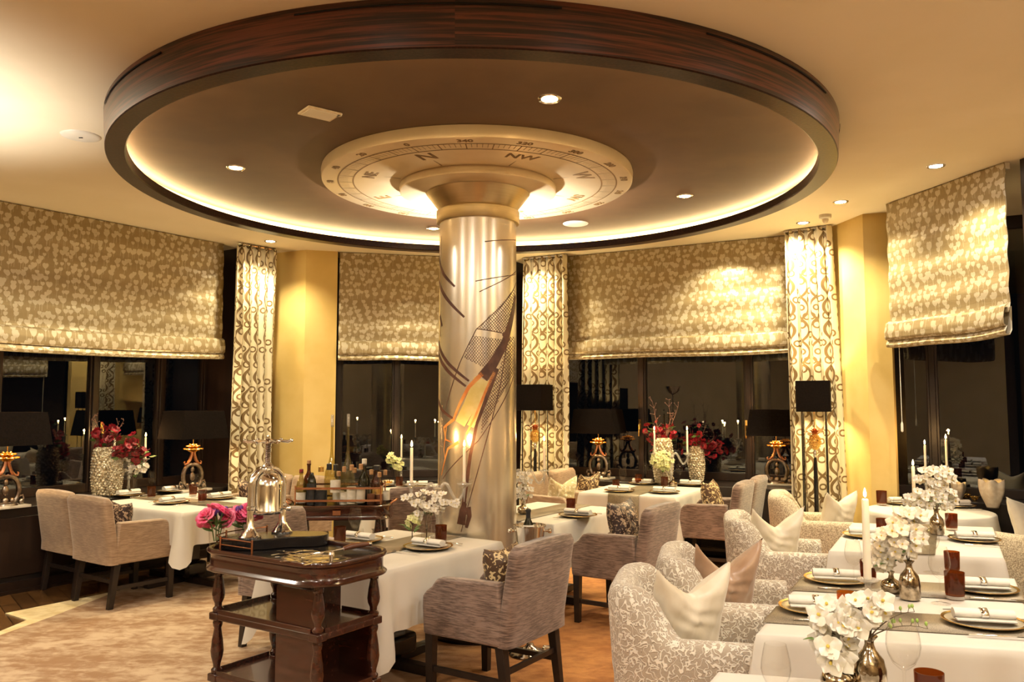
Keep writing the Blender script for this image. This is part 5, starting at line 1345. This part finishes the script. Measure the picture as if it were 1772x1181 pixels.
# ------------------------------------------------------------------ champagne bucket
p = Vector((.115, 5.36)); t = thing('bucket_stand', 'silver stand carrying the champagne bucket', 'stand', (p.x, p.y, 0))
MB().lathe([(0, .013), (.13, .013), (.135, .02), (.12, .035), (.05, .05), (.025, .07), (.018, .10), (.03, .13), (.016, .16), (.014, .50), (.03, .53), (.02, .55), (.09, .585), (.095, .60), (0, .60)], 32).build('pedestal', 'silver', t)
for k in range(3):
    a = 2 * pi * k / 3 + .5; MB().tube([(.10 * cos(a), .10 * sin(a), .04), (.15 * cos(a), .15 * sin(a), .035), (.165 * cos(a), .165 * sin(a), .026)], [.014, .012, .012]).build('claw_foot', 'silver', t)
t = thing('champagne_bucket', 'shiny silver champagne bucket with side knobs', 'bucket', (p.x, p.y, .602))
MB().lathe([(0, 0), (.070, 0), (.075, .005), (.082, .06), (.096, .19), (.100, .215), (.106, .218), (.106, .224), (.098, .224), (.093, .19), (.078, .06), (.07, .01), (0, .01)], 40).build('pail', 'silver', t)
for s in (-1, 1): MB().tube([(s * .098, 0, .185), (s * .115, 0, .185)], .008).ball((s * .128, 0, .185), .016).build('knob', 'silver', t)
t = thing('champagne_bottle', 'dark champagne bottle standing in the silver bucket', 'bottle', (p.x - .01, p.y, .614))
MB().lathe([(0, .0), (.040, 0), (.042, .01), (.042, .17), (.034, .21), (.018, .245), (.014, .26)], 28).build('glass', 'green_glass', t)
MB().lathe([(.0145, .238), (.0155, .25), (.0150, .29), (.018, .297), (.018, .308), (.012, .314), (0, .316)], 24).build('foil', 'label_dark', t); MB().lathe([(.034, .212), (.0426, .19), (.0432, .172), (.0425, .165)], 28).build('neck_label', 'label_paper', t)

# ------------------------------------------------------------------ wooden serving trolley in the foreground
rzF = math.atan2(VV_.y, VV_.x)          # long axis, running away to the left
cF_ = Vector((-1.05, 4.06)); tr = thing('serving_trolley', 'dark mahogany serving trolley with two shelves and turned legs', 'trolley', (cF_.x, cF_.y, 0), rzF)
LX, LY = .37, .205
def rrect(a, b_, r, n=10):
    pts = []
    for sx, sy, a0 in ((1, 1, 0), (-1, 1, pi / 2), (-1, -1, pi), (1, -1, 3 * pi / 2)):
        for k in range(n + 1): q = a0 + pi / 2 * k / n; pts.append((sx * (a - r) + r * cos(q), sy * (b_ - r) + r * sin(q)))
    return pts
def ringprof(base_pts, prof, closed_in=None):
    mb = MB(); n = len(base_pts); c = Vector((0, 0)); vs = []; fs = []
    nr = []
    for i in range(n):
        p0 = Vector(base_pts[i - 1]); p1 = Vector(base_pts[(i + 1) % n]); d = (p1 - p0).normalized(); nr.append(Vector((d.y, -d.x)))
    for off, z in prof:
        for q, m_ in zip(base_pts, nr): vs.append((q[0] + m_.x * off, q[1] + m_.y * off, z))
    for j in range(len(prof) - 1):
        for i in range(n): fs.append((j * n + i, j * n + (i + 1) % n, (j + 1) * n + (i + 1) % n, (j + 1) * n + i))
    fs.append(tuple(reversed(range(n)))); mb.add(vs, fs); return mb
topo = rrect(.432, .252, .155)
mb = ringprof(topo, [(-.03, .795), (.0, .795), (.010, .800), (.012, .808), (.0, .818), (-.006, .824), (-.006, .872), (0, .878), (.010, .886), (.012, .895), (.006, .903), (-.010, .903), (-.016, .898), (-.018, .884)]); mb.build('top_apron', 'mahogany', tr, ang=50)
MB().prism(rrect(.414, .234, .14), .872, .886).build('glass_top', 'black_lacquer', tr, smooth=False)
for z, nm in ((.555, 'upper_shelf'), (.265, 'lower_shelf')):
    s = MB(); s.box((-LX, -LY, z), (LX, LY, z + .032)); s.build(nm, 'mahogany', tr, smooth=False, bev=.006)
    g_ = MB(); g_.box((-LX + .05, LY - .014, z + .03), (LX - .05, LY - .004, z + .052)).box((-LX + .004, -LY + .05, z + .03), (-LX + .014, LY - .05, z + .052)).box((LX - .014, -LY + .05, z + .03), (LX - .004, LY - .05, z + .052)).box((-LX + .05, -LY + .004, z + .03), (-.12, -LY + .014, z + .05)); g_.build('shelf_gallery', 'mahogany', tr, smooth=False, bev=.002)
legp = lambda z0, z1: [(.020, z0), (.026, z0 + .010), (.026, z0 + .02), (.017, z0 + .03), (.018, z0 + .045), (.028, z0 + (z1 - z0) * .32), (.031, z0 + (z1 - z0) * .42), (.026, z0 + (z1 - z0) * .62), (.017, z0 + (z1 - z0) * .84), (.022, z1 - .03), (.024, z1 - .015), (.020, z1)]
for sx in (-1, 1):
    for sy in (-1, 1):
        x, y = sx * (LX - .026), sy * (LY - .026); mb = MB(); mb.lathe(legp(.587, .795), 20, T(x, y)); mb.lathe(legp(.297, .555), 20, T(x, y))
        mb.lathe([(0, .07), (.016, .07), (.026, .10), (.024, .16), (.018, .20), (.026, .22), (.026, .265), (0, .265)], 20, T(x, y)); o = mb.build('leg', 'mahogany', tr)
        MB().box((x - .031, y - .031, .553), (x + .031, y + .031, .589)).build('leg_block', 'mahogany', o, bev=.006); MB().box((x - .031, y - .031, .262), (x + .031, y + .031, .299)).build('leg_block', 'mahogany', o, bev=.006)
        w_ = MB(); w_.lathe([(0, -.010), (.026, -.010), (.030, -.004), (.030, .004), (.026, .010), (0, .010)], 20, T(x, y, .045, 0, pi / 2)); w_.build('caster', 'black_lacquer', o)
MB().box((-.12, -LY + .02, .295), (-.10 + .02, LY - .02, .77)).box((-LX + .02, LY - .03, .0 + .295), (-.10, LY - .015, .77)).build('cabinet_panel', 'mahogany', tr, smooth=False)
MB().box((-LX + .02, -LY + .012, .297), (-.10, -LY + .024, .553)).build('cabinet_panel', 'mahogany', tr, smooth=False)
mb = MB(); 
for zz in (.925, .955): mb.tube([(.05, .226, zz), (.28, .226, zz), (.37, .18, zz), (.412, .09, zz), (.414, -.02, zz), (.38, -.14, zz)], .003, 6)
for q in ((.05, .226), (.28, .226), (.412, .09), (.38, -.14)): mb.tube([(q[0], q[1], .885), (q[0], q[1], .965)], .005, 8)
mb.build('gallery_rail', 'copper', tr)
MB().lathe([(.018, .89), (.018, .897), (.008, .90), (.008, .93), (.016, .935), (.012, .945), (0, .948)], 16, T(-.40, .16)).build('gallery_knob', 'silver', tr)
def onF(x, y, z=.888): q = Matrix.Rotation(rzF, 4, 'Z') @ Vector((x, y, 0)); return (cF_.x + q.x, cF_.y + q.y, z)
def F_at(px, py, z=.888): p = at(px, py, z); return (p.x, p.y, z)
# silver press
q = at(458, 948, .888); rzP = 0.15
pb = thing('press_board', 'black lacquered curved board under the silver press', 'board', (q.x + .045, q.y + .055, .888), rzP)
bp = [(-.30, -.02), (-.27, -.09), (-.18, -.125), (-.06, -.12), (.02, -.085), (.08, -.06), (.20, -.07), (.27, -.03), (.28, .05), (.22, .11), (.05, .135), (-.15, .12), (-.27, .07)]
def smooth_poly(P, it=3):
    for _ in range(it):
        Q = []
        for i in range(len(P)):
            a, b_ = Vector(P[i]), Vector(P[(i + 1) % len(P)]); Q += [tuple(a * .75 + b_ * .25), tuple(a * .25 + b_ * .75)]
        P = Q
    return P
MB().prism([(x * .92, y) for x, y in smooth_poly(bp)], .0, .052).build('board', 'black_lacquer', pb, bev=.004, smooth=False)
zb = .888 + .052
pr = thing('silver_press', 'tall silver table press with domed barrel and star shaped wheel', 'press', (pb.location.x - .055, pb.location.y - .0, zb), 1.02)
mb = MB()
for s in (-1, 1):
    MB().lathe([(0, 0), (.052, 0), (.054, .008), (.044, .016), (.042, .026), (.030, .036), (.026, .05), (.018, .062), (.0165, .15), (.021, .155), (.021, .168), (.016, .172), (.016, .30)], 24, T(s * .105)).build('pillar', 'silver', pr)
pts = [(-.105, 0, .28)] + [(-.105 * cos(a), 0, .28 + .088 * sin(a) * 1.05) for a in [k * pi / 16 for k in range(1, 16)]] + [(.105, 0, .28)]
MB().tube(pts, .017, 12).build('arch', 'silver', pr)
MB().lathe([(0, .118), (.02, .112), (.078, .122), (.084, .13), (.084, .142), (.080, .15), (.080, .27), (.075, .305), (.058, .335), (.030, .352), (.022, .355)], 36).build('barrel', 'silver', pr)
MB().tube([(.045, -.055, .155), (.05, -.09, .15)], [.010, .010]).ball((.052, -.10, .15), .016).build('spout', 'silver', pr)
mb = MB(); mb.lathe([(.034, .345), (.034, .36), (.022, .372), (.030, .385), (.020, .40), (.012, .405)], 24); mb.build('neck', 'silver', pr)
mb = MB(); prof = [(.0115 + (.003 if k % 2 else 0), .40 + k * .0055) for k in range(22)]; mb.lathe([(0, .40)] + prof + [(0, .52)], 16); mb.build('screw', 'old_silver', pr)
mb = MB(); mb.lathe([(0, .510), (.026, .512), (.030, .522), (.022, .534), (.012, .54), (.012, .552), (0, .558)], 20)
for k in range(6):
    a = 2 * pi * k / 6 + .25; d = Vector((cos(a), sin(a), 0)); mb.tube([d * .02 + Vector((0, 0, .523)), d * .06 + Vector((0, 0, .526)), d * .098 + Vector((0, 0, .521)), d * .112 + Vector((0, 0, .528))], [.010, .007, .009, .008], 8); mb.ball(d * .115 + Vector((0, 0, .529)), .010, 8, 5)
mb.build('hand_wheel', 'silver', pr); pr.scale = (1, 1, .90)
# roses in a glass on the trolley
for px, py, l, sc, dx in ((374, 944, 'front', 1.0, 0), (424, 938, 'back', .95, 0)):
    g = F_at(px, py); v = thing('rose_glass', 'clear glass of pink roses at the %s left of the trolley' % l, 'glass', g); MB().lathe([(0, 0), (.030, 0), (.034, .006), (.040, .10), (.038, .10), (.031, .01), (0, .008)], 24).build('tumbler', 'clear_glass', v)
    mbp = MB()
    for r_i, (rr, n, hh, tilt) in enumerate(((.012, 3, .030, .1), (.022, 5, .030, .35), (.032, 6, .026, .75), (.040, 7, .018, 1.1))):
        for k in range(n):
            a = 2 * pi * k / n + r_i * .5; M = T(0, 0, .0, a)
            mbp.grid(lambda u, vv: M @ Vector((rr * (.35 + .65 * vv * (1 + .3 * tilt)), (u - .5) * rr * 1.9 * (.5 + .5 * sin(pi * (vv * .7 + .15))), hh * vv - .3 * rr * tilt * vv * vv)), 4, 4)
    t = thing('rose_bunch', 'pink roses with violet flowers in the %s glass on the trolley' % l, 'flowers', (g[0], g[1], g[2] + .01))
    proto = mbp.build('rose', 'rose_pink', t, ang=180, solid=.0015); st = MB(); lf = MB(); vi = MB(); R_ = random.Random(px)
    heads = [(-.045, -.02, .14, .3, -.5), (.035, -.02, .155, .1, .5), (-.005, .0, .165, .2, 0), (-.06, .02, .11, .6, -.9), (.05, .02, .12, .4, .9)] if l == 'front' else [(.02, 0, .15, .3, .3), (-.03, -.01, .13, .4, -.5), (.03, .03, .12, .2, .5)]
    for i, (x, y, z, rx, ry) in enumerate(heads):
        o = proto if i == 0 else proto.copy()
        if i: COL.objects.link(o); o.parent = t
        o.location = (x, y, z); o.rotation_euler = (rx + .4, ry, i * 1.3); st.tube([(x * .2, y * .2, .01), (x * .5, y * .5, .09), (x, y, z)], .003, 6)
    for k in range(7):
        x, y, z = R_.uniform(-.05, .06), R_.uniform(-.03, .03), R_.uniform(.13, .19) if l == 'front' else R_.uniform(.10, .17); vi.ball((x - .01, y, z), (.012, .010, .018), 7, 5); vi.ball((x + .008, y, z + .008), (.011, .009, .014), 7, 5); st.tube([(0, 0, .08), (x, y, z)], .002, 5)
    for k in range(8):
        a = R_.uniform(0, 6.28); M = T(.012 * cos(a), .012 * sin(a) - .01, .06 + .008 * k, a, R_.uniform(-.8, .2)); lf.grid(lambda u, vv: M @ Vector((vv * .06, (u - .5) * .05 * sin(pi * min(1, vv * .95 + .05)), .02 * vv)), 4, 5)
    st.build('stems', 'leaf_green', t); lf.build('leaves', 'leaf_green', t, solid=.001); vi.build('violet_flowers', 'iris_violet', t)
# carving tools
R_ = random.Random(11)
tray = thing('steel_tray', 'small mirror steel tray under the carving tools on the trolley', 'tray', F_at(545, 968), rzF); MB().prism(rrect(.15, .10, .03), 0, .004).build('plate', 'silver', tray, smooth=False)
for i in range(9):
    q = F_at(505 + 12 * (i % 6) + R_.uniform(-4, 4), 958 + 7 * (i % 3) + R_.uniform(-2, 2), .893 + .004 * (i % 4))
    fork(q, R_.uniform(-.9, .9), 'silver serving fork in the heap of carving tools on the trolley', 'heap of serving forks', 1.05)
q = F_at(598, 950, .905); t = thing('carving_fork', 'long carving fork with brown wooden handle on the trolley', 'carving fork', q, .55)
MB().tube([(-.01, 0, .0), (.03, 0, .008), (.09, 0, .012), (.12, 0, .012)], [.010, .013, .013, .009], 10).build('handle', 'knife_handle', t); MB().tube([(-.01, 0, 0), (-.05, 0, -.004)], .004).tube([(-.05, 0, -.004), (-.07, .012, -.006), (-.17, .010, -.01)], .0025).tube([(-.05, 0, -.004), (-.07, -.012, -.006), (-.17, -.010, -.01)], .0025).build('prongs', 'silver', t); MB().ball((.125, 0, .012), .011).build('pommel', 'silver', t)

# ------------------------------------------------------------------ bottle trolley
cL = Vector((-1.36, 6.62)); bt = thing('bottle_trolley', 'dark wooden drinks trolley crowded with bottles behind the silver press', 'trolley', (cL.x, cL.y, 0), .06)
to = rrect(.40, .235, .13)
ringprof(to, [(-.02, .71), (0, .71), (.008, .718), (0, .73), (-.004, .74), (-.004, .795), (.004, .802), (.008, .812), (0, .820), (-.012, .820), (-.014, .805)]).build('top_apron', 'mahogany', bt, ang=50)
MB().prism(rrect(.385, .22, .12), .795, .806).build('glass_top', 'black_lacquer', bt, smooth=False)
MB().box((-.03, -.246, .75), (.03, -.240, .785)).build('name_plate', 'copper', bt, smooth=False)
for z in (.40, .16): MB().prism(rrect(.35, .20, .05), z, z + .025).build('shelf', 'mahogany', bt, smooth=False, bev=.004)
for sx in (-1, 1):
    for sy in (-1, 1): MB().lathe([(0, .02), (.02, .02), (.024, .06), (.018, .16), (.022, .20), (.028, .30), (.018, .38), (.024, .42), (.026, .50), (.034, .60), (.022, .71), (0, .71)], 16, T(sx * .31, sy * .16)).build('leg', 'mahogany', bt)
for s in (-1, 1):
    MB().tube([(s * .395, -.08, .82), (s * .43, -.06, .84), (s * .445, 0, .845), (s * .43, .06, .84), (s * .395, .08, .82)], .007).build('side_handle', 'copper', bt)
mb = MB()
for zz, a in ((.845, .33), (.94, .33)):
    mb.box((-a, -.185, zz), (a, -.180, zz + .016)); mb.box((-a, .18, zz), (a, .185, zz + .016)); mb.box((-a, -.185, zz), (-a + .005, .185, zz + .016)); mb.box((a - .005, -.185, zz), (a, .185, zz + .016))
for sx in (-1, 1):
    for sy in (-1, 1): mb.tube([(sx * .328, sy * .182, .807), (sx * .328, sy * .182, .97)], .006); 
mb.build('bottle_gallery', 'copper', bt, smooth=False)
def onL(x, y, z=.808): q = Matrix.Rotation(.06, 4, 'Z') @ Vector((x, y, 0)); return (cL.x + q.x, cL.y + q.y, z)
def bottle(x, y, prof, glass, label, cap=None, capmat='cork', lab=None, labmat='label_paper', band=None, fill=None, z=.808, group='bottles on the drinks trolley'):
    t = thing('bottle', label, 'bottle', onL(x, y, z), 0, group); MB().lathe([(0, 0)] + prof, 22).build('glass', glass, t)
    top = prof[-1]
    t.scale = (1.04, 1.04, 1.17)
    if cap: MB().lathe([(0, top[1] - .01), (cap[0], top[1] - .01), (cap[0], top[1] + cap[1]), (cap[0] * .8, top[1] + cap[1] + .003), (0, top[1] + cap[1] + .004)], 18).build('stopper', capmat, t)
    if lab: r, z0, z1 = lab; MB().lathe([(r, z0), (r + .0008, z0), (r + .0008, z1), (r, z1)], 22).build('label', labmat, t)
    if fill: r, z1, m_ = fill; MB().lathe([(0, .006), (r, .006), (r, z1), (0, z1)], 20).build('liquid', m_, t)
    return t
std = lambda r, h, hs, rn=.013: [(r - .003, 0), (r, .005), (r, hs), (r * .85, hs + .025), (rn + .003, hs + .055), (rn, hs + .07), (rn, h - .012), (rn + .003, h - .010), (rn + .003, h)]
bottle(-.255, -.03, std(.038, .275, .16), 'brown_glass', 'brown bottle with a black neck at the left end of the trolley', (.015, .02), 'cork', (.0385, .03, .13), 'label_dark')
bottle(-.30, -.10, std(.036, .225, .13), 'olive_glass', 'amber spirit bottle with white label at the far left front', (.015, .015), 'flower_red', (.0365, .02, .09), fill=(.033, .07, 'knife_handle'))
bottle(-.215, -.12, std(.034, .20, .15, .012), 'green_glass', 'slim black bottle in the left front', (.014, .012), 'label_dark', (.0345, .01, .15), 'label_dark')
bottle(-.145, -.11, std(.046, .235, .115, .018), 'clear_glass', 'square shouldered bottle with black label and gold crown', (.020, .022), 'gold', (.0465, .0, .10), 'label_dark')
bottle(-.10, .0, std(.042, .24, .14, .017), 'clear_glass', 'clear bottle with black stopper left of the tall flasks', (.020, .03), 'label_dark')
bottle(-.03, -.13, std(.036, .245, .10, .013), 'clear_glass', 'clear bottle with black cap and paper label', (.018, .028), 'label_dark', (.0365, .09, .17))
tall = [(.040, 0), (.046, .01), (.052, .04), (.056, .16), (.048, .215), (.026, .27), (.014, .32), (.010, .37), (.0095, .52), (.012, .525), (.012, .53)]
bottle(-.10, .12, tall, 'olive_glass', 'very tall thin necked glass flask, left of two', (.012, .07), 'crystal'); bottle(.03, .12, [(r, z * 1.0) for r, z in tall], 'olive_glass', 'very tall thin necked glass flask, right of two', (.012, .075), 'crystal')
bottle(.035, -.12, std(.030, .235, .12, .012), 'clear_glass', 'clear corked bottle left of the white candle shaped label', (.015, .022), 'cork', (.0305, .01, .09))
bottle(.095, -.13, std(.034, .245, .12, .013), 'clear_glass', 'clear corked bottle with tall white label in the front middle', (.016, .024), 'cork', (.0345, .015, .125))
bottle(.165, -.12, std(.034, .25, .12, .013), 'clear_glass', 'clear corked bottle with grey label right of the middle', (.016, .024), 'cork', (.0345, .02, .115), 'marble')
bottle(.175, .02, std(.046, .27, .15, .016), 'green_glass', 'dark bottle with white ringed cap behind the corked bottles', (.019, .03), 'label_paper', (.0465, .03, .12), 'label_dark')
bottle(.245, -.10, std(.034, .215, .09, .012), 'clear_glass', 'short corked bottle with brown liquid, third from the right', (.015, .02), 'cork', fill=(.031, .075, 'knife_handle'))
bottle(.305, -.07, std(.034, .195, .08, .012), 'clear_glass', 'short corked bottle with brown liquid at the right front corner', (.015, .02), 'cork', fill=(.031, .07, 'knife_handle'))
bottle(.275, .03, std(.048, .235, .13, .022), 'brown_glass', 'round brown bottle with yellow label at the right', (.026, .02), 'label_dark', (.0485, .03, .11), 'gold')
bottle(.34, .05, std(.036, .20, .10, .012), 'clear_glass', 'rightmost corked bottle at the back of the trolley', (.015, .022), 'cork', (.0365, .02, .08))
bottle(-.02, -.03, std(.042, .20, .11, .014), 'clear_glass', 'clear bottle hidden in the middle row of the trolley', (.016, .02), 'cork', (.0425, .02, .09), 'marble')
bottle(.10, .0, std(.038, .22, .12, .014), 'clear_glass', 'clear bottle in the middle row below the right tall flask', (.016, .02), 'cork')
for i in range(6): wine(onL(-.22 + .075 * i, -.08 + .05 * (i % 2), .427), 0, 'small wine glass on the shelf of the drinks trolley', 'glasses on the trolley shelf', .85)
t = thing('decanter', 'round cut glass decanter on the trolley shelf', 'decanter', onL(.27, -.06, .427)); MB().lathe([(0, 0), (.05, 0), (.065, .03), (.068, .07), (.05, .11), (.018, .14), (.015, .18), (.024, .19), (.012, .18), (0, .15)], 24).build('body', 'crystal', t)
t = thing('price_card', 'small white tag card on the trolley shelf', 'card', onL(.19, -.14, .427)); MB().box((-.03, -.002, 0), (.03, .002, .065)).build('card', 'white_plastic', t, smooth=False, bev=.0008)
# pull cord of the right blind
t = thing('blind_cord', 'thin white pull cord with weight at the right pier edge', 'cord', (3.335, 7.05, 0)); MB().tube([(0, 0, 2.1), (0, 0, 1.45)], .003, 6).build('cord', 'white_plastic', t); MB().lathe([(.004, 1.45), (.010, 1.43), (.010, 1.37), (0, 1.36)], 12).build('weight', 'white_plastic', t)
